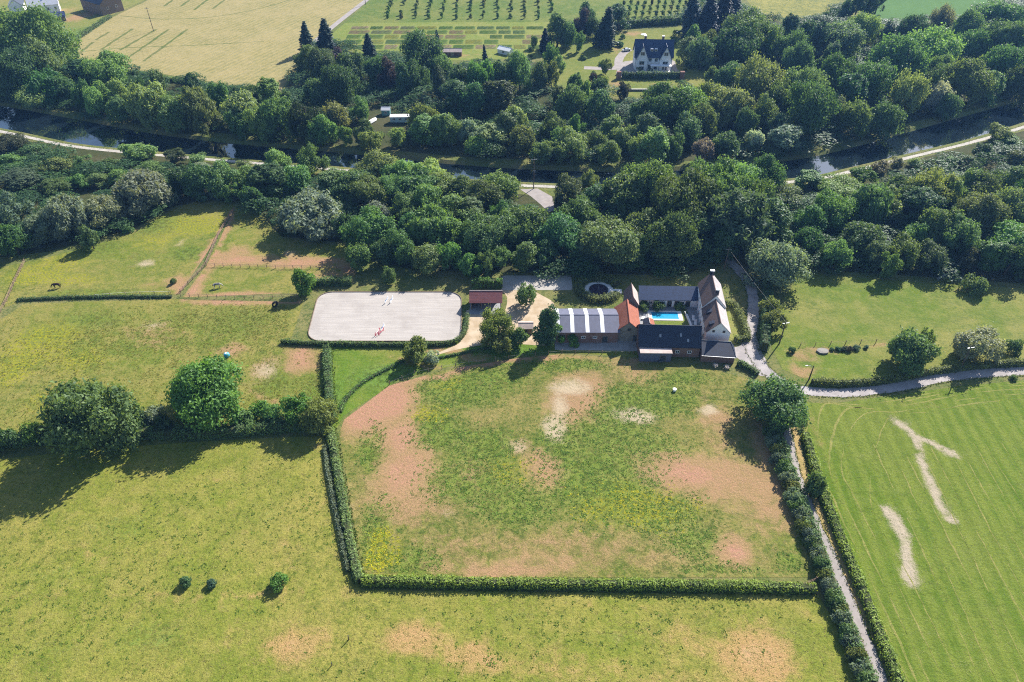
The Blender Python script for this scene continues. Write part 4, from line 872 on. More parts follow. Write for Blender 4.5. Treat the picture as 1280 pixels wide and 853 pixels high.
for x in (-4, -1, 2): window(e, x, -4.7, 1.9, 0.9, 0.6)
# orange-roofed stone house
e = empty('farm_cottage', (30.1, 147.6, 0), math.radians(-3), 'stone cottage with bright orange tiled roof between barn and pool', 'house')
gable(e, -2.9, 2.9, -4.7, 4.6, 3.7, 6.3, 'y', M['stone'], M['tile_red'], M['tile_red'], 0.25)
window(e, 0.1, -4.7, 3.9, 0.7, 0.8, 'S', 'window', M['wood']); window(e, 1.9, -4.7, 1.1, 1.1, 2.0, 'S', 'door', M['wood'], M['dark_metal'], True)
window(e, 2.9, 0, 1.6, 0.9, 1.0, 'E')
e = empty('narrow_house', (32.0, 155.4, 0), math.radians(-3), 'narrow house with steep grey-brown roof behind the orange-roofed cottage', 'house')
gable(e, -1.7, 1.7, -2.7, 2.9, 4.6, 7.2, 'y', M['stone'], M['tile_brown'], M['pale_roof'], 0.2)
window(e, 1.7, 0.4, 3.2, 0.8, 0.9, 'E')
# long stable behind the pool
e = empty('stable_range', (42.9, 158.9, 0), math.radians(-1.5), 'long low white stable range with blue slate roof behind the pool', 'stable')
m = MB(); m.add([(-8,-1.4,0),(-8,1.8,0),(-8,1.8,4.4),(-8,-1.4,2.7),(8,-1.4,0),(8,1.8,0),(8,1.8,4.4),(8,-1.4,2.7)], [(0,3,2,1),(4,5,6,7),(0,4,7,3),(1,2,6,5),(3,7,6,2),(0,1,5,4)]); m.build('wall', M['white'], e)
m = MB(); P = [(-8.2,-1.8,2.52),(8.2,-1.8,2.52),(8.2,2.0,4.54),(-8.2,2.0,4.54)]; m.add(P+[(a,b,c+.15) for a,b,c in P], [(0,1,2,3),(7,6,5,4),(0,4,5,1),(1,5,6,2),(2,6,7,3),(3,7,4,0)]); m.build('roof', M['slate_skytint'], e)
for x in (-6.5, -3.5, 0.2, 2.2, 5.2): window(e, x, -1.4, 1.05, 1.1, 1.95, 'S', 'door', M['wood'], M['dark_metal'], True)
for x in (-5, -1.6, 3.7): window(e, x, -1.4, 1.5, 0.9, 0.8)
# white farmhouse
e = empty('farmhouse', (53.1, 150.6, 0), math.radians(-5), 'white rendered farmhouse with brown tiled gable roofs, right slopes coloured sunlit, beside the lane', 'house')
gable(e, -2.95, 2.95, -9.7, -0.01, 4.6, 7.7, 'y', M['white'], M['tile_brown'], M['tile_sunlit'] if 'tile_sunlit' in M else M['tile_brown'], 0.22)
gable(e, -3.0, 3.0, 0.01, 10.4, 5.3, 8.9, 'y', M['white'], M['tile_brown'], M['tile_sunlit'], 0.12)  # right slopes of both volumes are painted paler as sunlit tile
chimney(e, 0, 10.0, 8.0, 10.0, 1.0, 0.7, M['slate']); chimney(e, 0.3, 1.3, 8.0, 10.0, 0.8, 0.7, M['slate'])
for x in (-1.3, 1.3): window(e, x, -9.7, 4.9, 0.45, 0.5, 'S', 'window', M['wood'])
for y in (-7, -4, -1.5, 2.5, 5.5, 8.5): window(e, -2.95 if y < 0 else -3.0, y, 3.6, 0.9, 1.2, 'W')
for y in (-7, -4, -1.5, 2.5, 5.5, 8.5): window(e, -2.95 if y < 0 else -3.0, y, 1.2, 1.0, 1.5, 'W')
for y in (-7, -3, 3, 7): window(e, 2.95 if y < 0 else 3.0, y, 1.4, 0.9, 1.2, 'E')
for y in (-8.0, -3.2):      # dormers on the courtyard side
    m = MB(); m.add([(-2.4,y-.6,4.9),(-2.4,y+.6,4.9),(-2.4,y+.6,6.2),(-2.4,y-.6,6.2),(-1.0,y-.6,6.25),(-1.0,y+.6,6.25),(-1.0,y-.6,6.75),(-1.0,y+.6,6.75)], [(0,1,2,3),(3,2,7,6),(0,3,6,4),(1,5,7,2),(0,4,5,1),(4,6,7,5)])
    d = m.build('dormer', M['slate'], e); m = MB(); m.box(-2.45,-2.41,y-.45,y+.45,5.1,6.0); m.build('pane', M['glass'], d)
# slate barn and its lean-tos
e = empty('slate_barn', (39.7, 140.8, 0), math.radians(-2.5), 'long brick barn with dark slate roof in front of the pool', 'barn')
gable(e, -7.7, 7.5, -3.9, 3.7, 3.3, 6.9, 'x', M['brick'], M['slate'], M['slate'], 0.25)
for x in (2, 5): window(e, x, -3.9, 1.7, 0.8, 0.7)
for (x, z) in ((-2.5, 5.0), (2.6, 5.2), (4.4, 4.3)):
    k = 3.6/3.8; y = -((6.9-z)/k)-0.1; m = MB(); P = [(x-.25,y-.3,z-.28+.26),(x+.25,y-.3,z-.28+.26),(x+.25,y+.3,z+.28+.26),(x-.25,y+.3,z+.28+.26)]
    m.add(P+[(a,b-.03,c+.05) for a,b,c in P], [(0,1,2,3),(7,6,5,4),(0,4,5,1),(1,5,6,2),(2,6,7,3),(3,7,4,0)]); m.build('roof_light', M['metal'], e)
e = empty('box_shed', (35.9, 136.1, 0), math.radians(-1), 'grey box shed with flat pale roof against the slate barn', 'shed')
m = MB(); m.box(-3.9, 3.8, -1.15, 0.85, 0, 2.75); m.build('wall', M['sheet_grey'], e)
m = MB(); m.box(-4.05, 3.95, -1.3, 1.1, 2.753, 2.95); m.build('roof', M['pale_roof'], e)
window(e, 1.8, -1.15, 1.0, 1.4, 1.9, 'S', 'door', M['wood'], M['dark_metal'], True)
e = empty('low_extension', (51.6, 136.3, 0), math.radians(-6), 'low brick extension with hipped dark slate roof beside the lane', 'shed')
m = MB(); m.box(-4.2, 3.9, -1.7, 2.2, 0, 2.3); m.build('wall', M['brick'], e)
m = MB(); P = [(-4.25,-2.0,2.25),(4.2,-2.0,2.25),(4.2,2.5,2.35),(-4.25,2.5,2.35),(-4.25,1.9,4.0),(3.0,1.9,4.0)]
m.add(P, [(0,1,5,4),(1,2,5),(2,3,4,5),(3,0,4),(0,3,2,1)]); rf = m.build('roof', M['slate'], e)
m = MB(); m.tube([(4.2,-2.0,2.3),(3.0,1.9,4.05),(-4.25,1.9,4.05)], [.08,.08,.08], 5); m.build('ridge_trim', M['metal'], rf)
m = MB(); m.box(-4.25, 4.2, -2.12, -2.02, 2.12, 2.24); m.build('gutter', M['metal'], e)
# open shelter beside the arena
e = empty('open_shelter', (-7.1, 158.6, 0), 0, 'open-fronted shelter with weathered red tiled roof beside the arena', 'shelter')
m = MB(); m.box(-4.1, 4.1, 2.1, 2.3, 0, 3.0); m.box(-4.1, -3.9, -1.9, 2.098, 0, 2.6); m.build('wall', M['wood'], e)
for x in (-4.0, -1.3, 1.3, 4.0):
    m = MB(); m.box(x-.1, x+.1, -2.2, -2.0, 0, 2.62); m.build('post', M['wood'], e)
for s in (-1, 1):
    m = MB(); P = [(-4.5, s*2.75, 2.55), (4.5, s*2.75, 2.55), (4.5, s*0.004+.4, 4.3), (-4.5, s*0.004+.4, 4.3)]; m.add(P+[(a,b,c+.16) for a,b,c in P], [(0,1,2,3),(7,6,5,4),(0,4,5,1),(1,5,6,2),(2,6,7,3),(3,7,4,0)]); m.build('roof_slope', M['tile_purple'], e)
m = MB(); m.tube([(-4.52,.4,4.46),(4.52,.4,4.46)], [.14,.14], 6); m.build('ridge_cap', M['pale_roof'], e)
sheet('shelter_floor', [(-11.6,154.2),(-4.4,154.2),(-3.2,155.4),(-2.9,160.8),(-11.6,160.8)], 0.04, M['paving'])
e = empty('yard_shed', (3.6, 147.0, 0), 0, 'small shed with pale grey roof behind the yard tree', 'shed')
gable(e, -1.8, 1.8, -1.4, 1.4, 2.0, 2.7, 'x', M['wood'], M['pale_roof'], M['pale_roof'], 0.2); window(e, 0, -1.4, 0.95, 0.9, 1.8, 'S', 'door', M['wood'], M['dark_metal'], True)
tag(MB().box(-1.35,0.15,146.4-2.4,147.2-2.4,0,1.1).add([(-1.5,143.8,1.1),(0.3,143.8,1.1),(0.3,145.0,1.45),(-1.5,145.0,1.45)],[(0,1,2,3)]).build('feed_bin', M['frame_white']), 'small white bin half hidden under the yard trees', 'bin')
# pool
pw = N('pool_water'); nb = pw.noise(1.6, 2, 0.5); b = pw.bsdf((0.02,0.27,0.46), 0.05, pw.bump(nb, 0.15, 0.05), 0.5); pw.done(b)
e = empty('swimming_pool', (41.4, 153.6, 0), math.radians(-1), 'turquoise rectangular swimming pool with white coping', 'pool')
m = MB()
for q in ((-4.6,4.6,-2.1,-1.5),(-4.6,4.6,1.5,2.1),(-4.6,-3.6,-1.498,1.498),(4.0,4.6,-1.498,1.498)): m.box(q[0],q[1],q[2],q[3],0.04,0.14)
m.build('coping', M['coping'], e)
m = MB(); m.box(-3.598,3.998,-1.498,1.498,0.042,0.075); m.build('water', pw.m, e)
m = MB(); m.box(3.55,3.95,-1.49,1.49,0.076,0.10); m.build('step', M['coping'], e)
for i, (x, y, rz) in enumerate(((48.9,150.2,80),(48.7,152.0,84),(35.4,152.6,60))):
    e = empty('sun_lounger', (x, y, 0.03), math.radians(rz), 'white sun lounger, %s' % ('on the terrace beside the farmhouse, nearer the slate barn', 'on the terrace beside the farmhouse, nearer the stable', 'at the orange-cottage end of the pool')[i], 'lounger', 'sun loungers around the pool')
    m = MB(); m.box(-.95,.35,-.33,.33,.28,.38); m.build('seat', M['coping'], e)
    m = MB(); m.add([(.36,-.33,.3),(.36,.33,.3),(.95,.33,.72),(.95,-.33,.72),(.36,-.33,.4),(.36,.33,.4),(.9,.33,.8),(.9,-.33,.8)], [(0,1,2,3),(7,6,5,4),(0,4,5,1),(1,5,6,2),(2,6,7,3),(3,7,4,0)]); m.build('backrest', M['coping'], e)
    for lx in (-.85,.25):
        for ly in (-.27,.27): m = MB(); m.box(lx-.03,lx+.03,ly-.03,ly+.03,0,.279); m.build('leg', M['metal'], e)
e = empty('terrace_wall', (47.3, 151.4, 0), math.radians(4), 'low pale wall between pool lawn and house terrace', 'wall')
m = MB(); m.box(-.2,.2,-3.4,3.4,0,.55); m.build('body', M['white'], e); m = MB(); m.box(-.26,.26,-3.46,3.46,.553,.63); m.build('capping', M['coping'], e)
e = empty('pool_hut', (36.0, 148.2, 0), 0, 'little hut with orange tiled roof at the pool lawn corner', 'hut')
gable(e, -1.3, 1.3, -1.2, 1.2, 1.9, 2.6, 'y', M['stone'], M['slate'], M['tile_red'], 0.15); window(e, 0, -1.2, 0.95, 0.8, 1.7, 'S', 'door', M['wood'], M['dark_metal'], True)
# trampoline in its ring hedge
e = empty('trampoline', (24.5, 165.4, 0), 0, 'round sunken trampoline with dark mat and pale paved surround', 'trampoline')
ann = lambda r0, r1, z0, z1, n=40: MB().add([(r*math.cos(2*math.pi*k/n), r*math.sin(2*math.pi*k/n), z) for z in (z0, z1) for r in (r0, r1) for k in range(n)],
    [f for k in range(n) for f in ((2*n+k, 2*n+(k+1)%n, 3*n+(k+1)%n, 3*n+k), (n+k, n+(k+1)%n, 3*n+(k+1)%n, 3*n+k)[::-1], (k, (k+1)%n, 2*n+(k+1)%n, 2*n+k))])
ann(2.75, 4.2, 0.0, 0.12).build('surround', M['coping'], e)
ann(2.45, 2.745, 0.0, 0.3).build('pad', M['dark_metal'], e)
MB().cyl(0, 0, 0.0, 0.22, 2.44, n=40).build('mat', plain('trampoline_mat', (0.035,0.02,0.035), 0.6, 0.1, 2), e)
MB().box(3.7, 6.5, -1.6, 0.4, 0.0, 0.1).build('step_stone', M['coping'], e)
MB().tube([(0.1,-2.4,0.24),(0.1,2.4,0.24)], [.06,.06], 5).build('seam', M['metal'], e)

# villa beyond the river
e = empty('villa', (66.2, 344.5, 0), math.radians(-3), 'large white villa with sky-tinted blue slate roof and two front gables beyond the river', 'house')
gable(e, -8.6, 8.6, -3.2, 6.4, 6.2, 12.2, 'x', M['white'], M['slate_skytint'], M['slate_skytint'], 0.5)
gable(e, -8.0, -3.0, -4.6, 1.0, 6.0, 11.0, 'y', M['white'], M['slate_skytint'], M['slate_skytint'], 0.5, wname='gable_wing')
gable(e, 2.8, 7.8, -4.6, 1.0, 6.0, 11.0, 'y', M['white'], M['slate_skytint'], M['slate_skytint'], 0.5, wname='gable_wing')
for x in (-5.5, 5.3): window(e, x, -4.6, 7.8, 1.8, 1.5); window(e, x, -4.6, 3.6, 2.2, 1.6); window(e, x, -4.6, 1.2, 2.2, 1.6)
for x in (-1.6, 1.2): window(e, x, -3.2, 4.6, 1.2, 1.4); window(e, x, -3.2, 1.5, 1.3, 1.9)
for x in (-1.2, 0.8):
    m = MB(); m.box(x-.6, x+.6, -2.2, 0.6, 8.2, 9.3); d = m.build('dormer', M['white'], e); m = MB(); m.box(x-.45, x+.45, -2.25, -2.203, 8.35, 9.15); m.build('pane', M['glass'], d)
m = MB(); m.box(-1.4, 7.9, -7.0, -4.62, 0, 0.5); m.build('veranda_floor', M['coping'], e)
m = MB(); m.box(-1.6, 8.1, -7.2, -4.65, 3.0, 3.2); m.build('veranda_roof', M['white'], e)
for x in (-1.2, 1.8, 4.8, 7.6): m = MB(); m.box(x-.12, x+.12, -6.95, -6.7, 0.502, 2.998); m.build('column', M['white'], e)
chimney(e, -4.2, 2.6, 10.2, 13.6, 1.0, 0.8); chimney(e, 4.0, 2.6, 10.2, 13.6, 1.0, 0.8)
for i, px in enumerate((773, 852)):
    x, y = G(px, 99); m = MB(); m.box(x-1.0, x+1.0, y-.8, y+.8, 0, 3.4)
    p = m.build('gate_pillar', M['brick']); tag(p, 'square pinkish gate pillar at the %s end of the villa hedge' % ('left', 'right')[i], 'pillar', 'pillars at the villa hedge')
e = empty('terrace_retaining_wall', G(805, 114)+(0,), 0, 'low garden wall on the lawn below the villa hedge', 'wall')
MB().box(-9, 9, -.2, .2, 0, 0.8).build('body', M['stone'], e); MB().box(-9.05, 9.05, -.25, .25, .803, .92).build('capping', M['coping'], e)
def parasol(px, py, mat, label):
    x, y = G(px, py); e = empty('parasol', (x, y, 0), 0, label, 'parasol')
    MB().cyl(0,0,0,2.5,.04,n=6).build('pole', M['metal'], e)
    n = 8; MB().add([(0,0,2.9)]+[(1.6*math.cos(2*math.pi*k/n),1.6*math.sin(2*math.pi*k/n),2.3) for k in range(n)]+[(0,0,2.86)]+[(1.6*math.cos(2*math.pi*k/n),1.6*math.sin(2*math.pi*k/n),2.26) for k in range(n)], [(0,1+k,1+(k+1)%n) for k in range(n)]+[(n+1,n+2+(k+1)%n,n+2+k) for k in range(n)]+[(1+k,n+2+k,n+2+(k+1)%n,1+(k+1)%n) for k in range(n)]).build('canopy', mat, e)
parasol(713, 47, M['frame_white'], 'white parasol on the villa lawn near the tall tree'); parasol(804, 49, M['frame_white'], 'white parasol behind the villa roof')
x, y = G(760, 58); e = empty('garden_trampoline', (x, y, 0), 0, 'bright blue square play frame on the villa lawn', 'play frame')
MB().box(-1.5,1.5,-1.5,1.5,1.0,1.2).build('platform', M['blue_paint'], e)
for sx in (-1.4, 1.4):
    for sy in (-1.4, 1.4): MB().box(sx-.06,sx+.06,sy-.06,sy+.06,0,.998).build('leg', M['metal'], e)
# cottages top left
def cottage(name, px, py, rz, L, Wd, he, hr, label, wall, rA, rB, cat='house', nwin=4):
    x, y = G(px, py); e = empty(name, (x, y, 0), math.radians(rz), label, cat)
    gable(e, -L/2, L/2, -Wd/2, Wd/2, he, hr, 'x', wall, rA, rB, 0.4)
    for k in range(nwin):
        xx = -L/2+(k+.5)*L/nwin; window(e, xx, -Wd/2, he*0.5, 1.0, 1.4)
    for k in (-1, 1): window(e, L/2, k*Wd*0.2, he*0.55, 1.0, 1.3, 'E')
    return e
m_zinc = plain('pale_zinc', (0.62,0.60,0.62), 0.35, 0.06, 0.6, 0, 0.6)
e = cottage('cottage', 58, 15, 25, 15, 7, 4.5, 8.0, 'white cottage with bright pale roof at the top left corner', M['white'], m_zinc, m_zinc); chimney(e, 3, 0.3, 7.2, 9.2)
e = cottage('cottage', 24, 15, 115, 12, 7, 4.5, 8.0, 'white cottage with dark roof, end-on at the far top left', M['white'], M['slate'], m_zinc, nwin=3)
cottage('field_barn', 130, 13, -35, 20, 13, 6, 10.5, 'big dark barn with purplish roof beside the stubble field', M['wood'], M['slate'], M['tile_purple'], 'barn', 0)
e = cottage('solar_shed', 73, 26, 28, 8, 5, 2.6, 4.2, 'small shed with solar panels on its roof in the cottage garden', M['wood'], M['slate_skytint'], M['slate_skytint'], 'shed', 1)
for k in range(4):
    for q in range(2):
        kz = (4.2-2.6)/2.5; y0, y1 = -2.5+q*1.25+.1, -2.5+(q+1)*1.25; m = MB(); P = [(-3.9+k*1.95, y0, 2.6+(y0+2.5)*kz+.26), (-3.9+k*1.95+1.85, y0, 2.6+(y0+2.5)*kz+.26), (-3.9+k*1.95+1.85, y1, 2.6+(y1+2.5)*kz+.26), (-3.9+k*1.95, y1, 2.6+(y1+2.5)*kz+.26)]
        m.add(P+[(a,b,c+.05) for a,b,c in P], [(0,1,2,3),(7,6,5,4),(0,4,5,1),(1,5,6,2),(2,6,7,3),(3,7,4,0)]); m.build('solar_panel', M['solar'], e)
x, y = G(57, 25); e = empty('garden_tent', (x, y, 0), 0.4, 'small white garden tent beside the solar shed', 'tent')
MB().add([(-2,-1.5,0),(2,-1.5,0),(2,1.5,0),(-2,1.5,0),(-2,-1.5,1.9),(2,-1.5,1.9),(2,1.5,1.9),(-2,1.5,1.9),(0,0,3.0)], [(0,1,5,4),(1,2,6,5),(2,3,7,6),(3,0,4,7),(4,5,8),(5,6,8),(6,7,8),(7,4,8)]).build('canvas', M['frame_white'], e)
# riverside caravan, boat, hut
x, y = G(501, 153); e = empty('caravan', (x, y, 0), 0.03, 'long pale static caravan on the far river bank', 'caravan')
MB().box(-4, 4, -1.4, 1.4, .5, 2.8).build('body', plain('caravan_paint', (0.42,0.55,0.6), 0.5, 0.08, 1), e); MB().add([(-4.1,-1.55,2.803),(4.1,-1.55,2.803),(4.1,1.55,2.803),(-4.1,1.55,2.803),(-4.1,0,3.15),(4.1,0,3.15)], [(0,1,5,4),(2,3,4,5),(1,2,5),(3,0,4),(0,3,2,1)]).build('roof', M['frame_white'], e)
for xx in (-2.5, 0, 2.5): window(e, xx, -1.4, 1.9, 1.1, .7)
for xx in (-2, 2): MB().tube([(xx,-1.3,.35),(xx,1.3,.35)], [.35,.35], 10).build('wheel', M['rubber'], e)
x, y = G(466, 153); e = empty('boat', (x, y, 0.4), 1.1, 'white upturned boat stored on the far river bank', 'boat')
MB().add([(-2.4,-.7,0),(-2.4,.7,0),(1.2,.9,0),(3,0,0),(1.2,-.9,0),(-2.2,-.4,.9),(-2.2,.4,.9),(1.0,.45,.9),(2.3,0,.8),(1.0,-.45,.9)], [(0,5,6,1),(1,6,7,2),(2,7,8,3),(3,8,9,4),(4,9,5,0),(5,9,8,7,6),(0,1,2,3,4)]).build('hull', M['frame_white'], e)
MB().box(-1.6,-1.4,-.6,.6,-.4,-.003).box(1.2,1.4,-.6,.6,-.4,-.003).build('trestle', M['wood'], e)
x, y = G(483, 143); e = empty('garden_hut', (x, y, 0), 0, 'small blue-green garden hut near the caravan', 'hut')
gable(e, -1.7, 1.7, -1.4, 1.4, 2.2, 3.0, 'x', plain('green_boards', (0.12,0.25,0.26), 0.8, 0.15, 2), m_zinc, m_zinc, .2); window(e, 0, -1.4, 1.2, .9, .9)
for i, (px, py, rz, w) in enumerate(((566,69,0,4.5),(632,67,-.6,3.5))):
    x, y = G(px, py); e = empty('allotment_hut', (x, y, 0), rz, ('pinkish low hut at the lower edge of the allotments', 'white greenhouse at the corner of the allotments')[i], 'hut')
    gable(e, -w, w, -2, 2, 2.0, 3.0, 'x', (M['brick'], M['frame_white'])[i], (M['pale_roof'], M['frame_white'])[i], None, .2); window(e, 0, -2, 1.2, 1.2, 1.0)

# ================================================================== SMALLER THINGS
def pole(px, py, h, label, arm=True, lamp=False, lean=(0, 0)):
    x, y = G(px, py); e = empty('utility_pole', (x, y, 0), 0.2, label, 'pole', None)
    MB().tube([(0,0,-.3),(lean[0]*.5,lean[1]*.5,h*.5),(lean[0],lean[1],h)], [.17,.15,.11], 8).build('shaft', M['pole_wood'], e)
    if arm:
        a = MB().box(lean[0]-1.0,lean[0]+1.0,lean[1]-.16,lean[1]-.08,h-.7,h-.55).build('crossarm', M['metal'], e)
        for k in (-.9, 0, .9): MB().cyl(lean[0]+k, lean[1]-.12, h-.549, h-.3, .06, .04, 6).build('insulator', M['frame_white'], a)
    if lamp:
        a = MB().tube([(lean[0],lean[1],h-.6),(-.6,.2,h-.1),(-1.4,.4,h)], [.05,.05,.04], 6).build('lamp_arm', M['metal'], e)
        MB().box(-1.95,-1.35,.3,.5,h-.08,h+.06).build('lamp_head', M['frame_white'], a)
    return (x, y)
pole(1199, 464, 8.2, 'wooden utility pole on the verge beside the right road bend', True, False, (-.25, .1))
pole(1011, 475, 4.6, 'wooden pole with street lamp at the fork of road and track', False, True)
pole(667, 236, 11.5, 'tall pole with crossarm on the quay by the river')
pole(192, 39, 12, 'utility pole standing in the stubble field')
pole(457, 6, 9, 'utility pole beside the allotment road', False)
pole(139, 22, 9, 'utility pole at the corner of the stubble field', False)
pole(974, 430, 7.5, 'wooden pole in the hedge by the meadow gate', True)
pole(577, 160, 7, 'pale short pole among the riverside trees', False)
e = empty('overhead_cable', (0, 0, 0), 0, 'pale overhead cable sagging along the lane beside the farmhouse', 'cable')
pa, pb = np.array(G(974, 430)+(7.2,)), np.array((62.5, 176, 7.0)); MB().tube([tuple(pa+(pb-pa)*t-np.array([0,0,1.6*4*t*(1-t)*.25])) for t in np.linspace(0, 1, 9)], [.025]*9, 5).build('wire', M['dark_metal'], e)
pole_xy = (62.5, 176)
e2 = empty('utility_pole', (62.5, 176, 0), 0, 'utility pole in the tree shade at the top of the lane', 'pole'); MB().cyl(0,0,-.3,7.4,.15,.1,8).build('shaft', M['pole_wood'], e2); MB().box(-.8,.8,-.16,-.1,6.8,6.95).build('crossarm', M['metal'], e2)

post_me = MB().box(-.06,.06,-.06,.06,-.1,1.25).mesh('post', M['fence_wood'])
def fence(pts, step, label, rails=(0.55, 1.05), rt=0.035, mat=None):
    ln = resample(GP(pts), step); o = ln[0]; e = empty('fence', (o[0], o[1], 0), 0, label, 'fence')
    r = random.Random(len(ln))
    for p in ln:
        q = obj('post', post_me, e); q.location = (p[0]-o[0], p[1]-o[1], 0); q.rotation_euler = (r.uniform(-.05,.05), r.uniform(-.05,.05), r.uniform(0,1)); q.scale = (1, 1, r.uniform(.9, 1.08))
    for z in rails:
        MB().tube([(p[0]-o[0], p[1]-o[1], z+r.uniform(-.03,.03)) for p in ln], [rt]*len(ln), 4).build('rail', mat or M['fence_wood'], e)
fence([(293,263),(275,292),(258,332),(243,348),(226,366)], 2.5, 'wooden post and rail fence running down between the two upper paddocks', (0.5,0.85,1.2), .05)
fence([(258,333),(320,335),(380,336),(444,337)], 2.6, 'wooden fence across the red earth strip of the horse paddock')
fence([(226,371),(300,374),(372,372)], 2.6, 'wooden fence along the bottom of the horse paddock')
fence([(32,328),(20,352),(8,380),(-6,402)], 2.5, 'pale wooden fence at the left end of the upper meadow', (0.5,0.85,1.2), .05)
fence([(120,372),(160,369),(214,368)], 4.0, 'thin white wire fence along the bottom of the upper meadow', (1.0,), .02, M['frame_white'])
fence([(487,481),(520,468),(560,460),(610,452),(650,447),(700,442),(792,443)], 3.4, 'low wire fence along the top of the central paddock', (0.9,), .015, M['metal'])
fence([(1000,433),(1060,430),(1120,428)], 4.0, 'wire fence across the right meadow', (0.9,), .02, M['fence_wood'])
fence([(1030,722),(1010,730),(1002,734)], 2.0, 'short fence at the bottom right corner of the central paddock')

# show jumps on the arena
def jump(x, y, rz, label, c1, c2, L=2.6):
    e = empty('show_jump', (x, y, 0.05), math.radians(rz), label, 'jump', 'show jumps on the arena'); e.scale = (.75,)*3
    for s in (-1, 1):
        m = MB(); m.box(s*L/2-.05,s*L/2+.05,-.05,.05,0,1.5); m.box(s*L/2-.05,s*L/2+.05,-.35,-.052,0,.08); m.box(s*L/2-.05,s*L/2+.05,.052,.35,0,.08); m.box(s*L/2+s*.052,s*(L/2+.5),-.03,.03,.2,1.2)
        m.build('stand', c1, e)
    for k, z in enumerate((.45, .85)):
        MB().tube([(-L/2+.05,-.09,z),(L/2-.05,-.09,z)], [.055,.055], 8).build('pole', c2 if k else c1, e)
xa, ya = G(485.5, 377); jump(xa-.5, ya, 78, 'white show jump near the back rail of the arena, left of two', M['frame_white'], M['blue_paint'])
jump(xa+.9, ya+.3, 82, 'white and blue show jump near the back rail, right of two', M['frame_white'], M['blue_paint'])
xb, yb = G(472, 417); jump(xb, yb, 70, 'red and white show jump nearest the front hedge of the arena', M['red_paint'], M['frame_white'])
jump(xb+.9, yb+.2, 65, 'red show jump just right of the red and white one', M['red_paint'], M['red_paint'])
xc, yc = G(478.5, 411); jump(xc, yc, 80, 'white show jump standing behind the red ones', M['frame_white'], M['blue_paint'])
e = empty('arena_kerb', (0, 0, 0), 0, 'low timber kerb around the pale sand arena', 'kerb')
ap = arena_poly+[arena_poly[0]]
for a, b in zip(ap[:-1], ap[1:]):
    a, b = Vector(a), Vector(b)
    if (b-a).length < .05: continue
    t = (b-a).normalized(); n_ = Vector((t.y, -t.x)); k = max(1, int((b-a).length/4))
    for q in range(k):
        p0, p1 = a+(b-a)*q/k, a+(b-a)*((q+.985)/k); MB().prism([tuple(p0), tuple(p0+n_*.16), tuple(p1+n_*.16), tuple(p1)], 0, .26).build('sleeper', M['wood'], e)
# trough, tyre, barrel and other small things
x, y = G(284, 446); e = empty('plastic_barrel', (x, y, 0), 0.5, 'blue plastic water barrel on bare ground behind the domed tree', 'barrel')
MB().tube([(0,0,0),(0,0,.25),(0,0,.7),(0,0,1.0),(0,0,1.15)], [.62,.72,.74,.66,.45], 16).build('body', M['blue_plastic'], e, True); MB().cyl(0,0,1.152,1.2,.3,n=12).build('lid', M['frame_white'], e)
x, y = G(344.5, 384); e = empty('tractor_tyre', (x, y, 0), 0.9, 'black tractor tyre standing upright beside the fence', 'tyre')
m = MB(); n = 24; k = 8
m.add([((0.72+.26*math.cos(2*math.pi*j/k))*math.cos(2*math.pi*i/n), .22*math.sin(2*math.pi*j/k), .98+(0.72+.26*math.cos(2*math.pi*j/k))*math.sin(2*math.pi*i/n)) for i in range(n) for j in range(k)], [(i*k+j, ((i+1)%n)*k+j, ((i+1)%n)*k+(j+1)%k, i*k+(j+1)%k) for i in range(n) for j in range(k)]); m.build('tread', M['rubber'], e, True)
x, y = G(843, 489); e = empty('feed_tub', (x, y, 0), 0.4, 'small white tub standing in the weeds of the central paddock', 'tub')
MB().tube([(0,0,0),(0,0,.7)], [.35,.48], 14).build('body', M['frame_white'], e); MB().tube([(-.47,0,.69),(0,0,.95),(.47,0,.69)], [.025]*3, 5).build('handle', M['metal'], e)
for i, (px, py, h) in enumerate(((436, 797, 1.3), (415, 829, .8))):
    x, y = G(px, py+3); e = empty('stake', (x, y, 0), 0, ('dark upright stake with a slanting shadow in the pasture', 'short dark stump in the pasture below the upright stake')[i], 'stake')
    MB().tube([(0,0,-.1),(.05,.03,h)], [.1,.07], 7).build('shaft', M['pole_wood'], e); MB().cyl(.05,.03,h+.001,h+.06,.1,n=7).build('cap', M['dark_metal'], e)
x, y = G(826, 453); e = empty('wheelbarrow', (x, y, 0), 0.3, 'grey wheelbarrow standing before the box shed', 'wheelbarrow')
MB().add([(-.6,-.35,.35),(.5,-.35,.35),(.5,.35,.35),(-.6,.35,.35),(-.8,-.45,.7),(.8,-.45,.7),(.8,.45,.7),(-.8,.45,.7)], [(3,2,1,0),(0,1,5,4),(1,2,6,5),(2,3,7,6),(3,0,4,7)]).build('tray', M['metal'], e)
MB().tube([(.75,-.06,.22),(.75,.06,.22)], [.22,.22], 12).build('wheel', M['rubber'], e)
for s in (-.3, .3): MB().tube([(.7,s*.3,.25),(-.5,s,.34),(-1.3,s,.6)], [.025]*3, 5).build('handle', M['wood'], e)
for i, (px, py) in enumerate(((906, 459), (920, 461))):
    x, y = G(px-12, py); e = empty('flower_tub', (x, y, 0), 0, ('round tub of mauve flowers below the low extension, left', 'round tub of mauve flowers below the low extension, right')[i], 'planter')
    MB().tube([(0,0,0),(0,0,.5)], [.4,.5], 12).build('tub', M['stone'], e)
    r = np.random.default_rng(i); V, F = leaves(r.normal(size=(260,3))*np.array([.3,.3,.15])+np.array([0,0,.7]), np.tile([0,0,1.],(260,1)), .16, r)
    obj('flowers', mesh_np('flowers', V, 4, F, M['leaf'], {'leafvar': ('FACE','FLOAT', r.uniform(0,1,260))}), e).color = (4, 2.2, 9, 1)
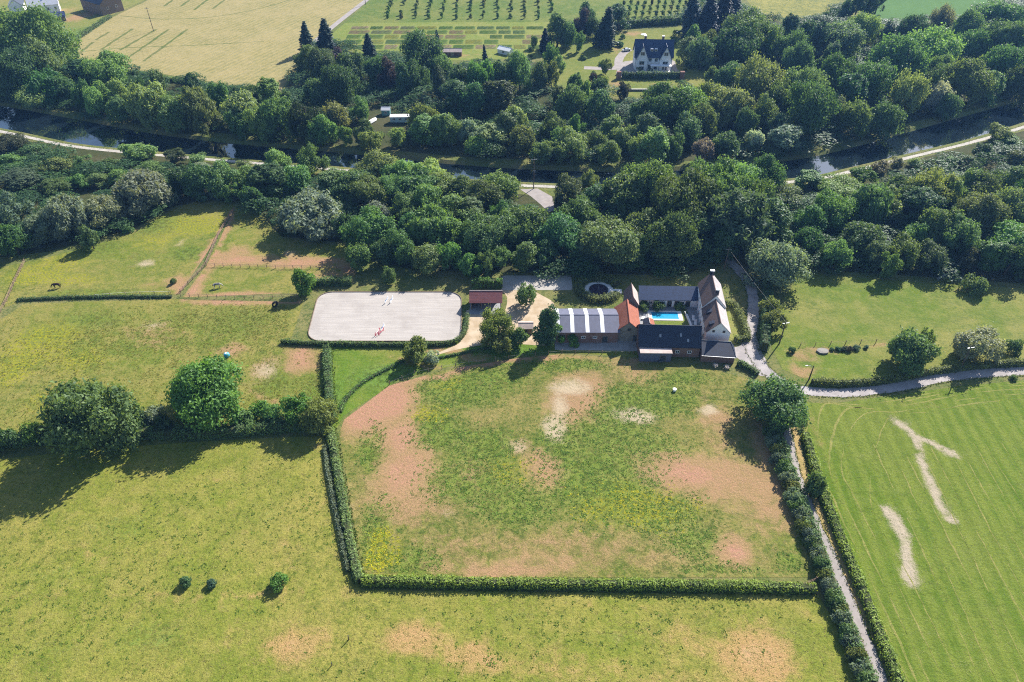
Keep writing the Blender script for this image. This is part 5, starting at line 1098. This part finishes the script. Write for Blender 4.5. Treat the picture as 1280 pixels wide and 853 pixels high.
# hay bales and stones of the right meadow
for i, (px, py, rr) in enumerate(((1040,437,.7),(1047,436,.8),(1055,436.5,.9),(1062,436,1.0),(1072,435,1.0),(1083,434.5,.7))):
    plant('b', px, py, rr/.19, 'n', .8, 'dark clipped shrub, %s from the left in the meadow row' % ORD[i], 'clipped shrubs in the right meadow')
x, y = G(1028, 440); e = empty('round_stone', (x, y, 0), 0, 'pinkish flat stone slab by the meadow fence', 'stone')
r = np.random.default_rng(2); MB().prism([(1.5*math.cos(a)*(1+.1*math.sin(5*a)), 1.1*math.sin(a)) for a in np.linspace(0, 6.1, 13)], 0, .45).build('slab', M['stone'], e)
x, y = G(1183, 345); e = empty('fallen_log', (x, y, .35), .5, 'bleached fallen trunk lying at the edge of the right wood', 'log')
MB().tube([(-4,0,0),(0,.2,.1),(4,0,.3)], [.38,.32,.2], 9).build('trunk', M['metal'], e)
for a, b in (((1,.1,.1),(2.6,1.4,1.0)), ((2.4,0,.2),(3.6,-1.2,.9))): MB().tube([a, b], [.14,.05], 6).build('branch', M['metal'], e)

# car
def car(x, y, rz, label, mat):
    e = empty('car', (x, y, 0.03), math.radians(rz), label, 'car', 'parked cars')
    prof = [(-2.1,.35),(-2.15,.75),(-1.5,.9),(-.9,1.4),(.7,1.42),(1.35,.98),(2.1,.85),(2.15,.4)]
    m = MB(); n = len(prof); ws = [.8,.86,.86,.68,.68,.84,.82,.78]
    m.add([(px_, -w, z) for (px_, z), w in zip(prof, ws)]+[(px_, w, z) for (px_, z), w in zip(prof, ws)], [tuple(range(n)), tuple(range(2*n-1, n-1, -1))]+[(k, n+k, n+(k+1)%n, (k+1)%n) for k in range(n)])
    m.build('body', mat, e)
    MB().add([(-1.42,-.78,.95),(-.92,-.66,1.36),(-.92,.66,1.36),(-1.42,.78,.95)], [(0,1,2,3)]).build('rear_window', M['glass'], e).location = (-.03,0,.02)
    MB().add([(.74,-.65,1.38),(1.28,-.76,1.02),(1.28,.76,1.02),(.74,.65,1.38)], [(0,1,2,3)]).build('windscreen', M['glass'], e).location = (.03,0,.02)
    for sx in (-1.35, 1.35):
        for sy in (-.8, .8):
            MB().tube([(sx, sy-.1, .33), (sx, sy+.1, .33)], [.33,.33], 14).build('wheel', M['rubber'], e)
    for sy in (-.6, .6): MB().box(2.12,2.17,sy-.15,sy+.15,.6,.72).build('headlight', M['frame_white'], e)
car(51.6, 163.6, 60, 'pale blue car parked in the shade behind the white farmhouse', plain('blue_car_paint', (0.28,0.4,0.55), .3, .03, 1, 0, .6))
x, y = G(783, 64); car(x, y, 20, 'silver car parked on the drive left of the villa', plain('silver_car_paint', (0.5,0.52,0.55), .3, .03, 1, 0, .6, .3))

# horses: one skinned body each, mane and tail as parts
def horse(px, py, rz, label, mat, mane):
    x, y = G(px, py); e = empty('horse', (x, y, 0), math.radians(rz), label, 'horse', 'horses grazing in the left paddocks')
    me = bpy.data.meshes.new('horse_body')
    V = [(-.55,0,1.22),(0,0,1.18),(.5,0,1.22),(.72,0,1.28),(1.0,0,1.12),(1.28,0,.8),(1.42,0,.52),(1.52,0,.22),(-.8,0,1.15)]
    E_ = [(0,1),(1,2),(2,3),(3,4),(4,5),(5,6),(6,7),(0,8)]; R = [.3,.31,.29,.24,.17,.13,.12,.08,.2]
    for s in (-1, 1):
        b = len(V); V += [(.55,s*.17,.95),(.58,s*.16,.55),(.55,s*.16,.28),(.58,s*.16,.03)]; E_ += [(2,b),(b,b+1),(b+1,b+2),(b+2,b+3)]; R += [.13,.08,.055,.07]
        b = len(V); V += [(-.68,s*.18,.92),(-.6,s*.17,.68),(-.78,s*.17,.45),(-.72,s*.17,.2),(-.68,s*.17,.03)]; E_ += [(0,b),(b,b+1),(b+1,b+2),(b+2,b+3),(b+3,b+4)]; R += [.18,.12,.075,.05,.07]
    me.from_pydata(V, E_, []); me.update(); o = obj('body', me, e); me.materials.append(mat)
    o.modifiers.new('skin', 'SKIN').use_smooth_shade = True
    for v, r_ in zip(me.skin_vertices[0].data, R): v.radius = (r_, r_)
    me.skin_vertices[0].data[1].use_root = True
    o.modifiers.new('sub', 'SUBSURF').levels = 2
    o.modifiers['sub'].render_levels = 2
    MB().tube([(-.92,0,1.2),(-1.05,0,1.0),(-1.02,0,.55)], [.06,.09,.03], 6).build('tail', mane, e, True)
    MB().add([(.62,0,1.5),(.95,0,1.34),(1.25,0,1.0),(1.22,0,.88),(.95,0,1.2),(.66,0,1.36),(.62,.05,1.44),(.95,.06,1.28),(1.25,.05,.95),(.62,-.05,1.44),(.95,-.06,1.28),(1.25,-.05,.95)], [(0,1,7,6),(1,2,8,7),(0,9,10,1),(1,10,11,2),(6,7,4,5),(7,8,3,4),(9,5,4,10),(10,4,3,11)]).build('mane', mane, e, True)
    for s in (-1, 1): MB().tube([(1.36,s*.07,.66),(1.33,s*.09,.82)], [.045,.012], 5).build('ear', mat, e)
    e.scale = (1.08,)*3
bay = plain('bay_coat', (0.035,0.02,0.014), .55, .3, 2); black = plain('black_mane', (0.012,0.011,0.012), .6, .2, 2); pie = plain('piebald_coat', (0.55,0.53,0.5), .6, .05, 1.6, col2=(0.02,0.02,0.02))
horse(72, 360, 190, 'dark brown horse grazing in the upper meadow', bay, black)
horse(272, 360, 15, 'black and white horse grazing in the small horse paddock', pie, black)

# orchard and allotment --------------------------------------------------
for c_ in range(13):
    x = 484+c_*17.2; r_ = random.Random(c_)
    for rw, (y, k) in enumerate(((20, 1.0), (15.5, 1.005), (11, 1.01), (7, 1.015), (3, 1.02), (-1, 1.025))):
        if r_.random() < .12: continue
        plant('p', x+(x-640)*(k-1)*-1.2+r_.uniform(-.8, .8), y+r_.uniform(-.6, .6), 2.1+r_.uniform(-.3, .4), 'l', .42, 'young orchard tree, %s column from the left, %s row behind the allotments' % (ORD[c_], ('front', 'second', 'third', 'fourth', 'fifth', 'last')[rw]), 'young orchard trees')
for c_ in range(10):
    for rw, y in enumerate((24, 17, 10, 3)):
        plant('p', 776+c_*8.6+rw*1.5, y, 2.4, 'l', .4, 'young orchard tree, %s from the left in the %s row behind the villa hedge' % (ORD[c_], ('front', 'second', 'third', 'back')[rw]), 'young orchard trees')
mcrop = N('crop_bed'); oi = mcrop.n('ShaderNodeObjectInfo'); nn = mcrop.noise(3.0, 3, .6, mcrop.objco()); n2 = mcrop.noise(0.6, 2, .5, mcrop.objco())
cc = mcrop.mix(mcrop.step(nn, .4, .65), oi.outputs['Color'], (0.10,0.13,0.035)); mcrop.done(mcrop.bsdf(cc, .95, mcrop.bump(nn, .6, .2), .1))
gx = np.linspace(-.5, .5, 13); gy = np.linspace(-.5, .5, 25); XX, YY = np.meshgrid(gx, gy); ZZ = .35*(.5+.5*np.cos(YY*2*math.pi*6))*(1+.3*np.sin(XX*23+YY*17)); ZZ[0] = ZZ[-1] = 0; ZZ[:,0] = ZZ[:,-1] = 0
ids = np.arange(13*25).reshape(25, 13); bedF = np.stack([ids[:-1,:-1], ids[:-1,1:], ids[1:,1:], ids[1:,:-1]], -1).reshape(-1, 4)
bed_me = mesh_np('bed', np.column_stack([XX.ravel(), YY.ravel(), ZZ.ravel()]), 4, bedF, mcrop.m)
ag = bpy.data.objects['allotment_ground']; rb = random.Random(4)
rows_y = [33, 38, 43.5, 49.5, 56, 62.5]
for j in range(len(rows_y)-1):
    ya_, yb_ = rows_y[j], rows_y[j+1]; xs = 438-j*3.0
    while xs < 668-j*1.0:
        wpx = rb.choice((20, 24, 28, 18)); x0, y1 = G(xs, yb_-.9); x1, _ = G(xs+wpx-2.2, yb_-.9); _, y0 = G(xs, ya_+.5)
        if rb.random() < .9:
            b = obj('bed', bed_me, ag); b.location = ((x0+x1)/2, (y0+y1)/2, .024); b.scale = (abs(x1-x0), abs(y0-y1), 1)
            b.color = rb.choice(((.05,.10,.015),(.04,.08,.015),(.16,.16,.03),(.06,.11,.02),(.15,.11,.06),(.05,.09,.03),(.2,.15,.09),(.05,.09,.02),(.09,.1,.05)))+(1,)
        xs += wpx
# uncut strips in the stubble
st = bpy.data.objects['stubble_field']; m_strip = meadow('uncut_grass', (0.09,0.12,0.03), (0.05,0.08,0.02), (0.14,0.14,0.05))
for a, b in (((127,62),(166,36)),((150,63),(195,37)),((162,71),(211,37)),((179,77),(234,37)),((98,68),(116,53)),((120,50),(137,40)),((205,8),(222,-4)),((226,8),(243,-4)),((242,13),(262,-2)),((266,11),(284,-2))):
    ribbon('grass_strip', resample(GP([a, b]), 3), 1.5, .03, m_strip, jitter=.3, parent=st)
for ln in ([(150,20),(200,24),(260,22),(320,12),(380,-5)], [(88,66),(160,60),(240,57),(330,52)]):
    ribbon('wheel_track', resample(GP(smooth_line(ln, 4)), 4), .7, .028, m_strip, jitter=.15, parent=st)

# rows of cut hay left on the mown field
mf = bpy.data.objects['mown_field']; m_hay = meadow('cut_hay', (0.155,0.17,0.038), (0.10,0.13,0.025), (0.21,0.195,0.06), dryamt=.8, darkamt=.5)
road = lane[lane.index(min(lane, key=lambda p: abs(p[0]-72)+abs(p[1]-124)*.5)):]
rl = np.random.default_rng(12)
def hay_row(line, w):
    ln = resample(line, 1.5); i = 0
    while i < len(ln)-3:
        k = int(rl.integers(4, 22)); seg = ln[i:i+k]
        if len(seg) > 3:
            a = np.array(seg); a = a+rl.normal(size=a.shape)*.06; ws = w*np.sin(np.linspace(.25, math.pi-.25, len(a)))*rl.uniform(.6, 1.25)
            ribbon('hay_row', [tuple(p) for p in a], w, .027, m_hay, widths=ws, jitter=.07, parent=mf)
        i += k+int(rl.integers(0, 5))
trk = [p for p in track if p[1] < 112][::-1]
for off in (4.2, 5.6, 7.6, 10.2, 13.0):
    up = [(p[0]+off, p[1]) for p in trk if p[1] < 116-off*1.1]
    rd = [(p[0], p[1]-off*.62-1.5) for p in road if p[0] > up[-1][0]+off*.9 and p[0] < 150]
    hay_row(smooth_line(up[::6]+rd[::5], 5), .42 if off < 9 else .3)
for off in np.arange(16, 84, 3.1):
    y1 = 112-.05*off+rl.normal()*1.5; hay_row([(61.5+off+(y-55)*.055+.35*math.sin(y*.07+off), y) for y in np.arange(40, y1, 4)], .28)

# ================================================================== GRASS TUFTS AND WEEDS
def tufts(name, pts, size, hgt, cols, seed, blades=6, label=None):
    r = np.random.default_rng(seed); n = len(pts); k = blades
    P = np.repeat(pts, k, 0); sz = np.repeat(r.uniform(.6, 1.4, n)*size, k); a = r.uniform(0, 2*math.pi, n*k)
    d = np.stack([np.cos(a), np.sin(a)], 1); side = np.stack([-d[:,1], d[:,0]], 1); w = sz*r.uniform(.25, .45, n*k); L = sz*r.uniform(.5, 1.1, n*k); h = hgt*r.uniform(.5, 1.3, n*k)
    b = P+d*(sz*.1)[:,None]
    V = np.stack([np.column_stack([b-side*w[:,None]*.5, np.full(n*k, .0)]), np.column_stack([b+side*w[:,None]*.5, np.full(n*k, .0)]), np.column_stack([b+d*(L*.6)[:,None]+side*w[:,None]*.4, h]), np.column_stack([b+d*(L*.6)[:,None]-side*w[:,None]*.4, h*.95])], 1).reshape(-1, 3)
    ci = np.repeat(r.integers(len(cols), size=n), k); C = np.array(cols)[ci]*(1+.25*r.normal(size=(n*k, 1)))
    C = np.clip(np.column_stack([C, np.ones(n*k)]), 0.005, 1)
    me = mesh_np(name, V, 4, np.arange(4*n*k), M['tuft'], {'tint': ('FACE', 'FLOAT_COLOR', C)})
    tag(obj(name, me), label, None, None, 'stuff')
mt = N('grass_blade'); at_ = mt.attr('tint'); bs = mt.bsdf(at_.outputs['Color'], .8, None, .1); tr_ = mt.n('ShaderNodeBsdfTranslucent'); mt.l(at_.outputs['Color'], tr_.inputs[0]); mx = mt.n('ShaderNodeMixShader'); mx.inputs[0].default_value = .35
mt.l(bs.outputs[0], mx.inputs[1]); mt.l(tr_.outputs[0], mx.inputs[2]); mt.l(mx.outputs[0], mt.out.inputs[0]); M['tuft'] = mt.m
def scatter(poly_px, n, seed, fn=None):
    poly = GP(poly_px); P = np.array(poly); r = np.random.default_rng(seed); q = r.uniform(P.min(0), P.max(0), (n*3, 2)); q = q[inpoly(q, poly)]
    if fn is not None: q = q[fn(q, r)]
    return q[:n]
past_px = [(-60,580),(120,566),(250,556),(400,549),(414,562),(430,655),(448,745),(1020,750),(1042,790),(1085,900),(-100,900)]
tufts('grass_tufts', scatter(past_px, 2600, 1, lambda q, r: fbm2(q, .12, 77)+r.normal(size=len(q))*.5 > .45) , .5, .1, [(.09,.14,.02),(.13,.18,.025),(.09,.14,.022)], 1)
tufts('grass_sward', scatter(past_px, 22000, 2), .3, .05, [(.17,.18,.035),(.23,.2,.07),(.13,.14,.03),(.20,.19,.045)], 2, 4)
pad_px = [(430,540),(490,486),(560,466),(640,453),(700,447),(800,453),(870,461),(935,480),(955,560),(996,650),(1010,716),(460,716),(444,640)]
lush_b = [(575,485,60,26,.95),(620,475,50,20,.8),(545,540,40,28,.9),(600,560,60,30,.85),(590,600,70,34,.9),(640,630,60,30,.9),(700,560,40,40,.85),(750,600,80,55,.95),(760,540,60,40,.9),(810,500,70,24,.9),(840,475,60,12,.85),(700,455,90,10,.8),(830,640,60,30,.85),(870,680,40,25,.8),(900,715,70,9,.8),(465,560,16,30,.9),(470,660,26,60,.75),(520,700,40,22,.9),(800,560,60,22,.8),(985,700,20,20,.8)]
soil_b = [(455,520,45,28,1,35),(490,500,38,32,1),(505,560,42,55,.95),(675,585,26,32,.95,20),(715,500,36,34,.85),(735,480,32,20,.8),(870,590,75,34,.95),(950,620,60,60,.85),(920,690,26,24,1),(895,520,26,18,.75),(640,710,110,14,.8),(791,519,26,10,1)]
inl = lambda q, r: blobmask(q, lush_b, 213)+r.normal(size=len(q))*.15 > .5
tufts('weeds', scatter(pad_px, 7000, 3, inl), .42, .1, [(.11,.19,.025),(.13,.22,.035),(.08,.15,.025),(.17,.23,.04)], 3, 6)
tufts('paddock_sward', scatter(pad_px, 12000, 4, lambda q, r: (blobmask(q, lush_b, 213) < .5) & (blobmask(q, soil_b, 210) < .4)), .26, .05, [(.2,.2,.05),(.27,.22,.08),(.15,.18,.035)], 4, 4)
tufts('yellow_flowers', np.concatenate([scatter([(448,620),(500,620),(520,716),(458,716)], 700, 5, lambda q, r: blobmask(q, [(474,690,14,24,1.0),(490,700,10,10,.8)], 55)+fbm2(q, .9, 5)*.4+r.normal(size=len(q))*.2 > .55), scatter([(520,505),(560,505),(560,530),(515,530)], 120, 6), scatter([(700,600),(860,600),(860,680),(720,670)], 260, 7, inl)]), .36, .08, [(.5,.45,.02),(.45,.42,.03),(.25,.3,.03)], 5, 5)
def along(line, offs, step, seed, j=.18):
    r = np.random.default_rng(seed); out = []
    for off in offs:
        for p in resample(offset_line(line, off), step): out.append((p[0]+r.normal()*j, p[1]+r.normal()*j))
    return np.array(out)
vis = lambda ln: [p for p in ln if abs(p[0]) < 230]
tufts('verge_grass', np.concatenate([along(vis(lane), (1.55, 1.75, -1.55, -1.75), .35, 61), along(track, (.95, 1.1, -.95, -1.1), .35, 62), along(vis(towp), (1.0, -1.0), .5, 64)]), .3, .14, [(.12,.17,.025),(.16,.18,.04),(.09,.14,.02),(.2,.18,.06)], 61, 4)
hedge_foot = np.concatenate([along(GP(l), (1.0, -1.0, 1.25, -1.25), .4, 70+i, .2) for i, l in enumerate(([(452,728),(600,731),(760,733),(900,735),(1018,738)], [(412,536),(417,560),(424,600),(434,660),(446,715),(452,728)], [(409,438),(410,470),(413,505),(416,528)]))])
tufts('hedge_foot_grass', hedge_foot, .36, .22, [(.10,.16,.02),(.15,.18,.035),(.08,.12,.02)], 65, 5)
left_px = [(0,400),(220,378),(360,382),(360,430),(405,440),(410,530),(250,545),(0,560)]
tufts('meadow_tufts', scatter(left_px, 6000, 8, lambda q, r: fbm2(q, .1, 9)+r.normal(size=len(q))*.5 > .15), .42, .09, [(.13,.18,.022),(.14,.15,.03),(.2,.18,.03)], 8, 5)
tufts('mown_swath', scatter([(1010,510),(1120,498),(1280,480),(1280,853),(1115,853),(1045,680)], 9000, 9), .24, .04, [(.16,.18,.035),(.11,.15,.025),(.24,.22,.07)], 9, 3)

# ================================================================== AIR
hz = MB().box(-2600, 2600, -1000, 3800, -3, 124).build('haze', None); tag(hz, 'thin blue summer haze over the valley', None, None, 'stuff')
mh = N('haze_air'); pv = mh.n('ShaderNodeVolumePrincipled'); pv.inputs['Color'].default_value = (0.22,0.48,1.0,1); pv.inputs['Density'].default_value = 0.00011; pv.inputs['Anisotropy'].default_value = 0.2
mh.l(pv.outputs[0], mh.out.inputs['Volume']); hz.data.materials.append(mh.m)
